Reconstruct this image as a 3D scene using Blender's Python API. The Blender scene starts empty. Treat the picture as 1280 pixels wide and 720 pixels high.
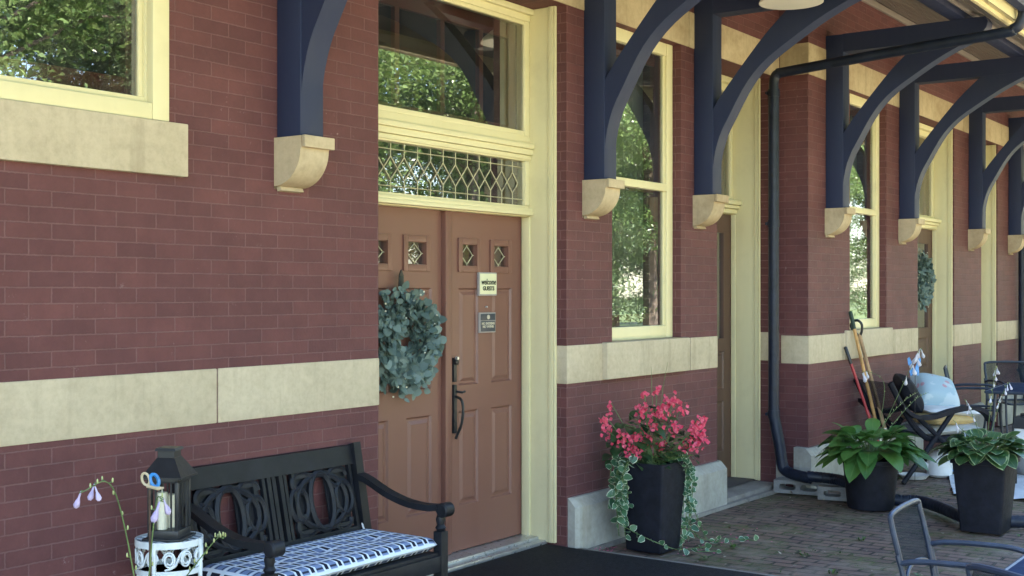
import bpy, bmesh, math, random
from mathutils import Vector, Matrix
R = math.radians
PI = math.pi
sc = bpy.context.scene
col = sc.collection
rnd = random.Random(7)

# ------------------------------------------------------------------ mesh builder
class MB:
    """Collects shapes; build() links them as ONE mesh object. Coordinates are given in the space of the thing's own base."""
    def __init__(s): s.v=[]; s.f=[]; s.uv=[]; s.mi=[]; s.M=None; s.m=0
    def add(s, vs, fs, uvs=None):
        n=len(s.v)
        if s.M is not None: vs=[s.M@Vector(p) for p in vs]
        s.v.extend(tuple(p) for p in vs)
        for k,f in enumerate(fs):
            s.f.append([n+i for i in f]); s.mi.append(s.m)
            s.uv.append([uvs[i] for i in f] if uvs else [(0,0)]*len(f))
        return s
    def box(s,x0,x1,y0,y1,z0,z1,bev=0,taper=None):
        if bev<=0:
            vs=[(x0,y0,z0),(x1,y0,z0),(x1,y1,z0),(x0,y1,z0),(x0,y0,z1),(x1,y0,z1),(x1,y1,z1),(x0,y1,z1)]
            s.add(vs,[(0,3,2,1),(4,5,6,7),(0,1,5,4),(1,2,6,5),(2,3,7,6),(3,0,4,7)])
        else:
            bm=bmesh.new(); bmesh.ops.create_cube(bm,size=1)
            for v in bm.verts:
                v.co=Vector((x0+(v.co.x+.5)*(x1-x0),y0+(v.co.y+.5)*(y1-y0),z0+(v.co.z+.5)*(z1-z0)))
            bmesh.ops.bevel(bm,geom=bm.edges[:],offset=bev,segments=2,profile=.6,affect='EDGES')
            s.bm(bm)
        return s
    def bm(s,bm):
        bm.verts.index_update()
        s.add([v.co.copy() for v in bm.verts],[[v.index for v in f.verts] for f in bm.faces]); bm.free()
    def quad(s,*p,uv=None): return s.add(p,[tuple(range(len(p)))],uv)
    def prism(s,prof,axis,a,b):
        """closed 2-D outline pushed from a to b along axis 'x' (outline is y,z), 'y' (x,z) or 'z' (x,y)"""
        n=len(prof)
        def P(u,v,w): return {'x':(w,u,v),'y':(u,w,v),'z':(u,v,w)}[axis]
        vs=[P(u,v,a) for u,v in prof]+[P(u,v,b) for u,v in prof]
        fs=[tuple(range(n)),tuple(reversed(range(n,2*n)))]+[(i,i+n,(i+1)%n+n,(i+1)%n) for i in range(n)]
        return s.add(vs,fs)
    def tube(s,pts,r,n=8,cap=True):
        pts=[Vector(p) for p in pts]; rs=r if isinstance(r,(list,tuple)) else [r]*len(pts)
        vs=[]; fs=[]; up=None
        for i,p in enumerate(pts):
            t=(pts[min(i+1,len(pts)-1)]-pts[max(i-1,0)])
            if t.length<1e-9: t=Vector((0,0,1))
            t.normalize()
            if up is None: up=Vector((0,0,1)) if abs(t.z)<.9 else Vector((1,0,0))
            a=t.cross(up)
            if a.length<1e-5: a=t.cross(Vector((.3,1,.2)))
            a.normalize(); b=a.cross(t); up=b
            for k in range(n):
                q=2*PI*k/n; vs.append(p+(a*math.cos(q)+b*math.sin(q))*rs[i])
        for i in range(len(pts)-1):
            for k in range(n): fs.append((i*n+k,i*n+(k+1)%n,(i+1)*n+(k+1)%n,(i+1)*n+k))
        if cap: fs.append(tuple(reversed(range(n)))); fs.append(tuple(range((len(pts)-1)*n,len(pts)*n)))
        return s.add(vs,fs)
    def lathe(s,prof,cx=0,cy=0,n=24):
        vs=[];fs=[]
        for r,z in prof:
            for k in range(n): q=2*PI*k/n; vs.append((cx+r*math.cos(q),cy+r*math.sin(q),z))
        m=len(prof)
        for i in range(m-1):
            for k in range(n): fs.append((i*n+k,i*n+(k+1)%n,(i+1)*n+(k+1)%n,(i+1)*n+k))
        if prof[0][0]>1e-4: fs.append(tuple(reversed(range(n))))
        if prof[-1][0]>1e-4: fs.append(tuple(range((m-1)*n,m*n)))
        return s.add(vs,fs)
    def blob(s,c,r,n=8,m=6):
        c=Vector(c); r=r if isinstance(r,(tuple,list)) else (r,r,r)
        prof=[(math.sin(PI*i/m),-math.cos(PI*i/m)) for i in range(m+1)]
        vs=[];fs=[]
        for a,z in prof:
            for k in range(n): q=2*PI*k/n; vs.append(c+Vector((a*math.cos(q)*r[0],a*math.sin(q)*r[1],z*r[2])))
        for i in range(m):
            for k in range(n): fs.append((i*n+k,i*n+(k+1)%n,(i+1)*n+(k+1)%n,(i+1)*n+k))
        return s.add(vs,fs)
    def leaf(s,base,d,up,L,W,droop=.25,fold=.25,seg=5,round_=1.0,pw=.8):
        """a leaf blade with a midrib fold; u runs across (0..1), v along"""
        d=Vector(d).normalized(); side=d.cross(Vector(up))
        if side.length<1e-4: side=d.cross(Vector((.2,.9,.1)))
        side.normalize(); nn=side.cross(d).normalized(); base=Vector(base)
        vs=[];uv=[];fs=[]
        for i in range(seg+1):
            t=i/seg
            w=W*.5*(math.sin(PI*min(1,t**(.75*round_)))**pw if 0<t<1 else 0.02)
            c=base+d*(L*t*(1-.15*droop*t))-Vector((0,0,1))*(droop*L*t*t)*.6
            for k,u in ((-1,0),(0,.5),(1,1)):
                vs.append(c+side*(k*w)+nn*(abs(k)*w*fold)); uv.append((u,t))
        for i in range(seg):
            a=i*3; fs+= [(a,a+1,a+4,a+3),(a+1,a+2,a+5,a+4)]
        return s.add(vs,fs,uv)
    def build(s,name,mats,parent=None,smooth=35,loc=(0,0,0)):
        me=bpy.data.meshes.new(name); me.from_pydata(s.v,[],s.f)
        if not isinstance(mats,(list,tuple)): mats=[mats]
        for m in mats: me.materials.append(m)
        ul=me.uv_layers.new(name='UVMap'); k=0
        for p,u in zip(me.polygons,s.uv):
            for j in range(len(u)): ul.data[p.loop_start+j].uv=u[j]
        me.polygons.foreach_set('material_index',s.mi)
        bm=bmesh.new(); bm.from_mesh(me); bmesh.ops.recalc_face_normals(bm,faces=bm.faces[:]) if smooth is not None else None; bm.to_mesh(me); bm.free()
        if smooth:
            me.shade_smooth(); me.set_sharp_from_angle(angle=R(smooth))
        me.update()
        o=bpy.data.objects.new(name,me); col.objects.link(o); o.location=loc
        if parent is not None: o.parent=parent
        return o

def empty(name,loc=(0,0,0),rz=0):
    o=bpy.data.objects.new(name,None); col.objects.link(o); o.location=loc; o.rotation_euler=(0,0,rz); o.empty_display_size=.1
    return o
def tag(o,label=None,cat=None,group=None,kind=None):
    if label: o['label']=label
    if cat: o['category']=cat
    if group: o['group']=group
    if kind: o['kind']=kind
    return o
def copy_tree(o,parent=None):
    c=o.copy(); col.objects.link(c); c.parent=parent
    for ch in list(o.children): copy_tree(ch,c)
    return c
def arc(fn,n): return [fn(i/n) for i in range(n+1)]
def smooth_path(pts,k=6):
    """Catmull-Rom through points"""
    P=[Vector(p) for p in pts]; P=[P[0]*2-P[1]]+P+[P[-1]*2-P[-2]]; out=[]
    for i in range(1,len(P)-2):
        for j in range(k):
            t=j/k; a,b,c,d=P[i-1],P[i],P[i+1],P[i+2]
            out.append(.5*((2*b)+(c-a)*t+(2*a-5*b+4*c-d)*t*t+(3*b-a-3*c+d)*t**3))
    out.append(P[-2]); return out

# ------------------------------------------------------------------ materials
class NT:
    def __init__(s,name):
        s.m=bpy.data.materials.new(name); s.m.use_nodes=True; s.t=s.m.node_tree; s.t.nodes.clear()
        s.out=s.n('ShaderNodeOutputMaterial')
    def n(s,t,**k):
        o=s.t.nodes.new(t)
        for a,b in k.items():
            if a.startswith('i_'): o.inputs[a[2:].replace('_',' ')].default_value=b
            else: setattr(o,a,b)
        return o
    def l(s,a,b): s.t.links.new(a,b)
    def mix(s,fac,a,b,blend='MIX'):
        x=s.n('ShaderNodeMix',data_type='RGBA',blend_type=blend)
        for inp,val in ((x.inputs[0],fac),(x.inputs[6],a),(x.inputs[7],b)):
            if hasattr(val,'links') or hasattr(val,'is_linked'): s.l(val,inp)
            elif isinstance(val,(tuple,list)): inp.default_value=(*val,1) if len(val)==3 else val
            else: inp.default_value=val
        return x.outputs[2]
    def math(s,op,a,b=None,clamp=False):
        x=s.n('ShaderNodeMath',operation=op,use_clamp=clamp)
        for i,val in enumerate((a,b)):
            if val is None: continue
            if hasattr(val,'is_linked'): s.l(val,x.inputs[i])
            else: x.inputs[i].default_value=val
        return x.outputs[0]
    def ramp(s,fac,stops):
        r=s.n('ShaderNodeValToRGB'); s.l(fac,r.inputs[0]); e=r.color_ramp.elements
        while len(e)<len(stops): e.new(.5)
        for el,(p,c) in zip(e,stops): el.position=p; el.color=(*c,1) if isinstance(c,tuple) else (c,c,c,1)
        return r.outputs[0]
    def noise(s,scale,vec=None,detail=4,rough=.6):
        x=s.n('ShaderNodeTexNoise'); x.inputs['Scale'].default_value=scale; x.inputs['Detail'].default_value=detail; x.inputs['Roughness'].default_value=rough
        if vec is not None: s.l(vec,x.inputs['Vector'])
        return x.outputs['Fac']
    def pos(s): return s.n('ShaderNodeNewGeometry').outputs['Position']
    def obj(s): return s.n('ShaderNodeTexCoord').outputs['Object']
    def bump(s,h,strength=.3,dist=.01):
        b=s.n('ShaderNodeBump'); b.inputs['Strength'].default_value=strength; b.inputs['Distance'].default_value=dist; s.l(h,b.inputs['Height']); return b.outputs[0]
    def bsdf(s,color,rough=.6,normal=None,metal=0,spec=.5,trans=None):
        p=s.n('ShaderNodeBsdfPrincipled')
        for key,val in (('Base Color',color),('Roughness',rough),('Metallic',metal),('Specular IOR Level',spec)):
            if hasattr(val,'is_linked'): s.l(val,p.inputs[key])
            else: p.inputs[key].default_value=(*val,1) if isinstance(val,tuple) else val
        if normal is not None: s.l(normal,p.inputs['Normal'])
        s.l(p.outputs[0],s.out.inputs[0]); return p

def simple(name,c,rough=.5,var=.15,scale=12,bump=.0,metal=0,spec=.5,c2=None,bscale=None):
    t=NT(name); o=t.obj(); nz=t.noise(scale,o)
    d=c2 or tuple(v*(1-var*1.6) for v in c); b=tuple(min(1,v*(1+var)) for v in c) if c2 is None else c
    colr=t.ramp(nz,[(.3,d),(.7,b)])
    rr=t.ramp(t.noise(scale*2.3,o),[(.2,max(.03,rough-.08)),(.8,min(1,rough+.1))])
    nrm=t.bump(t.noise(bscale or scale*6,o),bump,.004) if bump else None
    t.bsdf(colr,rr,nrm,metal,spec); return t.m

def brick_mat(name,c1,c2,mortar,bw=.1985,rh=.062,ms=.0034,zoff=.0,floor=False,moss=False):
    t=NT(name); g=t.n('ShaderNodeNewGeometry'); sp=t.n('ShaderNodeSeparateXYZ'); t.l(g.outputs['Position'],sp.inputs[0])
    sn=t.n('ShaderNodeSeparateXYZ'); t.l(g.outputs['True Normal'],sn.inputs[0])
    cv=t.n('ShaderNodeCombineXYZ')
    if floor:
        t.l(sp.outputs[1],cv.inputs[0]); t.l(sp.outputs[0],cv.inputs[1])
    else:
        side=t.math('GREATER_THAN',t.math('ABSOLUTE',sn.outputs[0]),.6)
        u=t.math('ADD',t.math('MULTIPLY',sp.outputs[0],t.math('SUBTRACT',1.,side)),t.math('MULTIPLY',t.math('ADD',sp.outputs[1],.05),side))
        t.l(u,cv.inputs[0]); t.l(t.math('ADD',sp.outputs[2],zoff),cv.inputs[1])
    wob=t.n('ShaderNodeTexNoise'); wob.inputs['Scale'].default_value=9; t.l(g.outputs['Position'],wob.inputs['Vector'])
    vm=t.n('ShaderNodeVectorMath',operation='MULTIPLY_ADD'); t.l(wob.outputs['Color'],vm.inputs[0]); k=.012 if floor else .004
    vm.inputs[1].default_value=(k,k,0); t.l(cv.outputs[0],vm.inputs[2])
    if not floor:   # chipped, uneven arrises
        w2=t.n('ShaderNodeTexNoise'); w2.inputs['Scale'].default_value=75; w2.inputs['Detail'].default_value=4; t.l(g.outputs['Position'],w2.inputs['Vector'])
        v2=t.n('ShaderNodeVectorMath',operation='MULTIPLY_ADD'); t.l(w2.outputs['Color'],v2.inputs[0]); v2.inputs[1].default_value=(.005,.005,0); t.l(vm.outputs[0],v2.inputs[2]); vm=v2
    b=t.n('ShaderNodeTexBrick',offset=.5,squash=1.0); t.l(vm.outputs[0],b.inputs['Vector'])
    b.inputs['Scale'].default_value=1; b.inputs['Brick Width'].default_value=bw; b.inputs['Row Height'].default_value=rh
    b.inputs['Mortar Size'].default_value=ms; b.inputs['Mortar Smooth'].default_value=.25; b.inputs['Bias'].default_value=-.1
    b.inputs['Color1'].default_value=(*c1,1); b.inputs['Color2'].default_value=(*c2,1); b.inputs['Mortar'].default_value=(*mortar,1)
    big=t.noise(1.1,g.outputs['Position'],5); fine=t.noise(55,g.outputs['Position'],5,.7)
    c=t.mix(.35,b.outputs['Color'],t.ramp(big,[(.3,(.42,.42,.47)),(.7,(1.0,.98,.95))]),'MULTIPLY')
    if not floor: c=t.mix(.42,c,t.ramp(t.noise(6.5,g.outputs['Position'],6,.7),[(.3,(.45,.45,.48)),(.65,(1,1,1))]),'MULTIPLY')
    c=t.mix(.30,c,t.ramp(fine,[(.25,(.5,.48,.5)),(.75,(1,1,1))]),'MULTIPLY')
    if not floor:   # pale lime bloom and chips here and there
        ch=t.math('MULTIPLY',t.ramp(t.noise(23,g.outputs['Position'],6,.75),[(.62,0.),(.70,1.)]),t.ramp(t.noise(2.2,g.outputs['Position'],3),[(.5,0.),(.65,1.)]))
        c=t.mix(t.math('MULTIPLY',ch,.6),c,(.50,.40,.37))
    if moss:
        mf=t.ramp(t.noise(1.7,g.outputs['Position'],8,.72),[(.47,0.),(.61,1.)])
        mf2=t.math('ADD',t.math('MULTIPLY',mf,.55),t.math('MULTIPLY',t.math('MULTIPLY',mf,b.outputs['Fac']),.6),True)
        c=t.mix(mf2,c,t.ramp(t.noise(40,g.outputs['Position'],5),[(.3,(.04,.06,.02)),(.7,(.15,.16,.06))]))
        sand=t.ramp(t.noise(3.1,g.outputs['Position'],7,.7),[(.48,0.),(.62,1.)])
        c=t.mix(t.math('MULTIPLY',sand,.5),c,(.27,.22,.17))
        h=t.math('ADD',t.math('MULTIPLY',b.outputs['Fac'],-1.),t.math('MULTIPLY',t.noise(18,g.outputs['Position'],6,.7),.9))
        t.bsdf(c,.85,t.bump(h,.9,.012),0,.3)
    else:
        h=t.math('ADD',t.math('MULTIPLY',b.outputs['Fac'],-1.),t.math('MULTIPLY',t.noise(70,g.outputs['Position'],5),.35))
        t.bsdf(c,t.ramp(fine,[(.2,.6),(.8,.8)]),t.bump(h,1.,.008),0,.3)
    return t.m

def stone_mat(name,c,dark,scale=1.0,stain=True,pits=True):
    t=NT(name); p=t.pos()
    a=t.noise(2.3*scale,p,6,.65); b=t.noise(24*scale,p,6,.7)
    cc=t.ramp(a,[(.3,dark),(.55,c),(.8,tuple(min(1,v*1.12) for v in c))])
    cc=t.mix(.35,cc,t.ramp(b,[(.3,(.55,.52,.48)),(.6,(1,1,1))]),'MULTIPLY')
    if stain:   # vertical weather streaks
        mp=t.n('ShaderNodeMapping'); mp.inputs['Scale'].default_value=(9,9,.8); t.l(p,mp.inputs[0])
        st=t.ramp(t.noise(1.0,mp.outputs[0],5,.6),[(.54,0.),(.74,1.)])
        cc=t.mix(t.math('MULTIPLY',st,.42 if scale>0 else 0),cc,(.24,.19,.12))
    h=t.math('ADD',b,t.ramp(t.noise(60,p,3),[(.22,0.),(.34,1.)]))
    t.bsdf(cc,.85,t.bump(h,.4,.005),0,.25); return t.m

def paint_mat(name,c,rough=.4,dirt=.25,dirtc=(.35,.28,.15),bump=.12,chip=None):
    t=NT(name); p=t.pos()
    d=t.ramp(t.noise(3.5,p,7,.7),[(.5,0.),(.8,1.)])
    cc=t.mix(t.math('MULTIPLY',d,dirt),c,dirtc)
    mp=t.n('ShaderNodeMapping'); mp.inputs['Scale'].default_value=(14,14,1.2); t.l(p,mp.inputs[0])
    gr=t.noise(1.,mp.outputs[0],4)
    cc=t.mix(.10,cc,t.ramp(gr,[(.3,(.6,.6,.6)),(.7,(1,1,1))]),'MULTIPLY')
    if chip: cc=t.mix(t.ramp(t.noise(17,p,6,.8),[(.735,0.),(.755,1.)]),cc,chip)
    t.bsdf(cc,t.ramp(gr,[(.2,rough-.05),(.8,rough+.12)]),t.bump(gr,bump,.003),0,.5); return t.m

def leaf_mat(name,c1,c2,edge=None,ew=.72,vein=.0,rough=.4,trans=.25):
    t=NT(name); tc=t.n('ShaderNodeTexCoord'); sp=t.n('ShaderNodeSeparateXYZ'); t.l(tc.outputs['UV'],sp.inputs[0])
    rn=t.n('ShaderNodeNewGeometry').outputs['Random Per Island']
    cc=t.ramp(rn,[(0.,c1),(1.,c2)])
    cc=t.mix(.35,cc,t.ramp(t.noise(9,tc.outputs['Object'],3),[(.3,(.6,.65,.6)),(.7,(1,1,1))]),'MULTIPLY')
    au=t.math('ABSOLUTE',t.math('SUBTRACT',t.math('MULTIPLY',sp.outputs[0],2.),1.))
    h=None
    if vein:
        w=t.n('ShaderNodeTexWave',wave_type='BANDS',bands_direction='X'); w.inputs['Scale'].default_value=1.; 
        mp=t.n('ShaderNodeCombineXYZ'); t.l(t.math('MULTIPLY',au,vein),mp.inputs[0]); t.l(mp.outputs[0],w.inputs['Vector'])
        cc=t.mix(.35,cc,t.ramp(w.outputs['Color'],[(.0,(.55,.6,.5)),(.5,(1,1,1))]),'MULTIPLY'); h=w.outputs['Fac']
        cc=t.mix(t.ramp(au,[(.0,.5),(.06,0.)]),cc,(.2,.3,.1))
    if edge:
        dist=t.math('ADD',au,t.math('MULTIPLY',t.math('SUBTRACT',t.noise(14,tc.outputs['Object'],3),.5),.35))
        tip=t.ramp(sp.outputs[1],[(.86,0.),(.97,.4)])
        cc=t.mix(t.ramp(t.math('ADD',dist,tip),[(ew,0.),(ew+.08,1.)]),cc,edge)
    p=t.bsdf(cc,rough,t.bump(h,.25,.004) if h is not None else None,0,.45)
    if trans:
        tr=t.n('ShaderNodeBsdfTranslucent'); t.l(cc,tr.inputs[0]); mx=t.n('ShaderNodeMixShader'); mx.inputs[0].default_value=trans
        t.l(p.outputs[0],mx.inputs[1]); t.l(tr.outputs[0],mx.inputs[2]); t.l(mx.outputs[0],t.out.inputs[0])
    return t.m

def glass_mat(name,ior=2.0,tint=(.9,.95,.93),wav=.0012,base=.18):
    t=NT(name); p=t.pos()
    nz=t.noise(2.2,p,2,.4); nb=t.bump(nz,.12,wav)
    fr=t.n('ShaderNodeFresnel'); fr.inputs[0].default_value=ior
    fac=t.math('ADD',fr.outputs[0],base,True)
    tr=t.n('ShaderNodeBsdfTransparent'); tr.inputs[0].default_value=(*tint,1)
    gl=t.n('ShaderNodeBsdfGlossy'); gl.inputs['Roughness'].default_value=.0; t.l(nb,gl.inputs['Normal'])
    dirt=t.n('ShaderNodeBsdfDiffuse'); dirt.inputs[0].default_value=(.5,.5,.48,1)
    m1=t.n('ShaderNodeMixShader'); t.l(fac,m1.inputs[0]); t.l(tr.outputs[0],m1.inputs[1]); t.l(gl.outputs[0],m1.inputs[2])
    m2=t.n('ShaderNodeMixShader'); t.l(t.math('MULTIPLY',t.ramp(t.noise(5,p,6,.7),[(.35,.0),(.8,1.)]),.07),m2.inputs[0]); t.l(m1.outputs[0],m2.inputs[1]); t.l(dirt.outputs[0],m2.inputs[2])
    t.l(m2.outputs[0],t.out.inputs[0]); return t.m

M={}
M['brick']=brick_mat('red brick',(.176,.066,.064),(.140,.054,.055),(.228,.116,.110),zoff=.012)
M['paver']=brick_mat('walkway brick',(.235,.150,.118),(.145,.098,.084),(.050,.046,.036),bw=.205,rh=.098,ms=.011,floor=True,moss=True)
M['stone']=stone_mat('limestone trim',(.52,.42,.275),(.37,.275,.165))
M['stone_clean']=stone_mat('dressed limestone',(.55,.465,.33),(.46,.385,.265))
M['base']=stone_mat('grey limestone base',(.40,.39,.34),(.27,.26,.23))
M['concrete']=stone_mat('worn concrete',(.27,.25,.22),(.17,.15,.13),1.6,False)
M['cinder']=stone_mat('cinder block concrete',(.24,.24,.235),(.15,.15,.155),3,False)
M['cream']=paint_mat('cream trim paint',(.73,.655,.39),.42,.32,(.50,.42,.24),.2,chip=(.42,.34,.20))
M['navy']=paint_mat('navy timber paint',(.014,.023,.066),.6,.3,(.035,.04,.06),.4)
M['rust']=paint_mat('brick red sash paint',(.17,.05,.035),.45,.2,(.10,.04,.03))
M['doorpaint']=paint_mat('brown door paint',(.190,.085,.062),.38,.2,(.13,.07,.06),.10)
M['door3paint']=paint_mat('dark brown door paint',(.10,.05,.035),.4,.2,(.07,.04,.03))
M['board']=paint_mat('grey soffit boards',(.30,.27,.235),.6,.4,(.17,.14,.11),.3)
M['black']=simple('black painted metal',(.016,.017,.02),.38,.2,20)
M['blackwood']=simple('black stained wood',(.013,.014,.018),.5,.3,8,.15,spec=.28)
M['blackplastic']=simple('black plastic planter',(.010,.011,.018),.62,.25,14,.25,spec=.25)
M['pipe']=simple('black drain pipe',(.011,.016,.032),.45,.25,10,.15,spec=.35)
M['mat']=simple('black rubber mat',(.010,.011,.015),.75,.3,30,.6,bscale=240,spec=.25)
M['white']=simple('white enamel',(.72,.73,.72),.3,.08,6)
M['whitemetal']=simple('white painted iron',(.72,.76,.76),.35,.12,14)
M['steel']=simple('brushed aluminium',(.55,.56,.57),.3,.1,10,metal=.7)
M['brass']=simple('aged brass',(.45,.33,.14),.35,.2,20,metal=.8)
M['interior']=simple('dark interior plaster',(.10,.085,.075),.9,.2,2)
M['roof']=simple('dark roof shingles',(.05,.05,.055),.85,.4,6,.4)
M['glass']=glass_mat('window glass')
M['glass_small']=glass_mat('bevelled glass',1.6,(.8,.85,.8),.01,.05)
M['came']=simple('lead came',(.55,.50,.33),.4,.2,30,metal=.3)
M['wood']=simple('worn ash handle',(.52,.29,.10),.5,.25,9,.1)
M['wood2']=simple('grey weathered handle',(.40,.25,.13),.6,.3,9,.1)
M['redhandle']=simple('red fibreglass handle',(.38,.03,.04),.35,.15,9)
M['greenrubber']=simple('dark green grip',(.02,.05,.035),.6,.2,20)
M['candle']=simple('ivory candle wax',(.70,.66,.50),.5,.06,9)
M['purple']=leaf_mat('lilac hosta petals',(.56,.46,.74),(.72,.64,.84),trans=.4)
M['whitepetal']=leaf_mat('white hosta petals',(.72,.70,.80),(.82,.80,.86),trans=.35)
M['pink']=leaf_mat('coral pink begonia petals',(.80,.045,.13),(.85,.17,.25),trans=.35)
M['hotpink']=leaf_mat('hot pink petals',(.80,.06,.22),(.85,.16,.35),trans=.35)
M['begonialeaf']=leaf_mat('begonia leaf',(.022,.052,.022),(.05,.10,.035),rough=.35,trans=.15)
M['hosta']=leaf_mat('green hosta leaf',(.06,.16,.035),(.13,.27,.06),vein=2.6,rough=.36,trans=.3)
M['hostavar']=leaf_mat('cream edged hosta leaf',(.035,.085,.03),(.06,.14,.04),edge=(.33,.40,.18),ew=.85,vein=2.6,rough=.38,trans=.2)
M['vine']=leaf_mat('cream edged vine leaf',(.045,.12,.06),(.09,.19,.085),edge=(.60,.64,.45),ew=.80,rough=.35,trans=.2)
M['eucalyptus']=leaf_mat('blue green eucalyptus leaf',(.085,.135,.125),(.21,.28,.25),rough=.5,trans=.15)
M['stem']=simple('green stem',(.10,.16,.05),.5,.3,20)
M['budgreen']=simple('pale seed pods',(.34,.38,.16),.5,.2,20)
M['twig']=simple('brown twig',(.09,.055,.035),.8,.3,20)
M['soil']=simple('potting soil',(.03,.022,.016),.95,.4,30,.6)
M['weed']=leaf_mat('weed leaf',(.05,.11,.025),(.12,.19,.05),trans=.25)
M['litter']=leaf_mat('dry leaf crumbs',(.12,.08,.045),(.42,.36,.26),trans=.0)
M['treeleaf']=leaf_mat('broad tree leaf',(.11,.19,.06),(.28,.38,.14),rough=.3,trans=.45)
M['needle']=leaf_mat('pine needles',(.08,.13,.06),(.20,.26,.12),rough=.3,trans=.25)
M['bark']=simple('grey bark',(.12,.09,.07),.9,.4,6,.6)
M['lawn']=simple('lawn grass',(.12,.17,.05),.9,.3,3,.4,c2=(.08,.12,.035))
M['bounce_gravel']=simple('pale gravel',(.56,.46,.30),.95,.2,8,.5)  # made pale and warm so it throws bounce light on the upper wall
M['earth']=simple('field grass',(.11,.15,.05),.95,.3,.4)
M['paperw']=simple('cream sign face',(.72,.70,.45),.5,.05,9)
M['gold']=simple('dull gold letters',(.55,.50,.38),.4,.1,30)
M['ink']=simple('black ink',(.015,.018,.015),.6,.1,30)
M['slate']=simple('dark sign face',(.035,.045,.065),.35,.15,14)
M['tin']=simple('grey sign border',(.34,.31,.30),.4,.1,14)
M['plasticsheet']=simple('white plastic sheet',(.66,.70,.74),.3,.10,5,.5,bscale=9)
M['cushgrey']=simple('pale grey cushion',(.48,.49,.48),.85,.15,7,.3,bscale=300)
M['cushyellow']=simple('straw yellow cushion',(.72,.53,.24),.85,.15,7,.3,bscale=200)
M['cushwhite']=simple('white folded cloth',(.70,.70,.68),.8,.1,7,.2,bscale=80)
M['wicker']=simple('dark recliner frame',(.012,.013,.020),.6,.3,20,.4,bscale=120,spec=.2)
M['bluefly']=simple('sky blue enamel',(.05,.26,.62),.3,.2,14)
M['tan']=simple('tan enamel',(.55,.44,.28),.5,.2,14)
M['lampwhite']=simple('white lamp enamel',(.80,.78,.68),.35,.05,5)
M['bulb']=simple('frosted bulb glass',(.75,.74,.68),.25,.02,5)
M['lichen']=stone_mat('lichen stone',(.42,.46,.38),(.2,.24,.2),6,False)

def curtain_mat():
    t=NT('sheer lace curtain'); p=t.pos()
    sp=t.n('ShaderNodeSeparateXYZ'); t.l(p,sp.inputs[0])
    d=t.n('ShaderNodeBsdfDiffuse'); d.inputs[0].default_value=(.30,.32,.29,1)
    tl=t.n('ShaderNodeBsdfTranslucent'); tl.inputs[0].default_value=(.25,.28,.24,1)
    tr=t.n('ShaderNodeBsdfTransparent')
    a=t.n('ShaderNodeAddShader'); t.l(d.outputs[0],a.inputs[0]); t.l(tl.outputs[0],a.inputs[1])
    mx=t.n('ShaderNodeMixShader'); mx.inputs[0].default_value=.45; t.l(tr.outputs[0],mx.inputs[1]); t.l(a.outputs[0],mx.inputs[2])
    t.l(mx.outputs[0],t.out.inputs[0]); return t.m
M['curtain']=curtain_mat()

def mesh_mat(name,c,alpha):
    """woven sling: strands with real gaps between them"""
    t=NT(name); o=t.obj()
    w=t.n('ShaderNodeTexChecker'); w.inputs['Scale'].default_value=260; t.l(o,w.inputs[0])
    b=t.n('ShaderNodeBsdfPrincipled'); b.inputs['Base Color'].default_value=(*c,1); b.inputs['Roughness'].default_value=.9; b.inputs['Specular IOR Level'].default_value=.05
    tr=t.n('ShaderNodeBsdfTransparent'); mx=t.n('ShaderNodeMixShader')
    t.l(t.math('ADD',t.math('MULTIPLY',w.outputs['Fac'],.3),alpha-.15,True),mx.inputs[0]); t.l(tr.outputs[0],mx.inputs[1]); t.l(b.outputs[0],mx.inputs[2]); t.l(mx.outputs[0],t.out.inputs[0]); return t.m
M['sling']=mesh_mat('dark woven sling',(.024,.030,.038),.70)
M['tableblue']=simple('dark blue grey table top',(.030,.045,.085),.9,.2,9,.2,bscale=200,spec=.05)
M['chairmetal']=simple('slate blue grey powder coat',(.030,.042,.068),.45,.2,14)

def cushion_mat():
    """white linked-oval trellis with navy and pale blue on the bench cushion"""
    t=NT('blue trellis cushion fabric'); tc=t.n('ShaderNodeTexCoord'); sp=t.n('ShaderNodeSeparateXYZ'); t.l(tc.outputs['UV'],sp.inputs[0])
    u=t.math('MULTIPLY',sp.outputs[0],13.); v=t.math('MULTIPLY',sp.outputs[1],6.)
    fu=t.math('SUBTRACT',t.math('FRACT',u),.5); fv=t.math('SUBTRACT',t.math('FRACT',v),.5)
    # vertical navy dash columns, white bars, pale blue blocks crossed by white rungs
    au=t.math('ABSOLUTE',fu); av=t.math('ABSOLUTE',fv)
    base=t.mix(t.ramp(au,[(.24,0.),(.27,1.)]),(.20,.27,.44),(.74,.80,.88))       # blue block / white bar
    rung=t.ramp(av,[(.36,0.),(.40,1.)])
    base=t.mix(rung,base,(.72,.78,.84))
    r2=t.ramp(t.math('ABSOLUTE',t.math('SUBTRACT',av,.26)),[(.03,1.),(.05,0.)])
    base=t.mix(t.math('MULTIPLY',r2,t.ramp(au,[(.22,1.),(.25,0.)])),base,(.03,.035,.06))
    dash=t.math('MULTIPLY',t.ramp(au,[(.37,0.),(.39,1.)]),t.ramp(av,[(.33,1.),(.36,0.)]))
    base=t.mix(dash,base,(.012,.015,.03))
    # small woven weave relief
    t.bsdf(base,.85,t.bump(t.noise(500,tc.outputs['Object'],2),.2,.001),0,.2); return t.m
M['cushion']=cushion_mat()
def pillow_mat():
    t=NT('pale blue pillow print'); o=t.obj()
    v=t.n('ShaderNodeTexVoronoi'); v.inputs['Scale'].default_value=9; t.l(o,v.inputs['Vector'])
    c=t.mix(t.ramp(v.outputs['Distance'],[(.18,1.),(.24,0.)]),(.33,.44,.50),(.46,.26,.30))
    c=t.mix(t.ramp(t.noise(5,o,4),[(.52,0.),(.56,1.)]),c,(.44,.52,.56))
    t.bsdf(c,.8,None,0,.2); return t.m
M['pillow']=pillow_mat()

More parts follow.
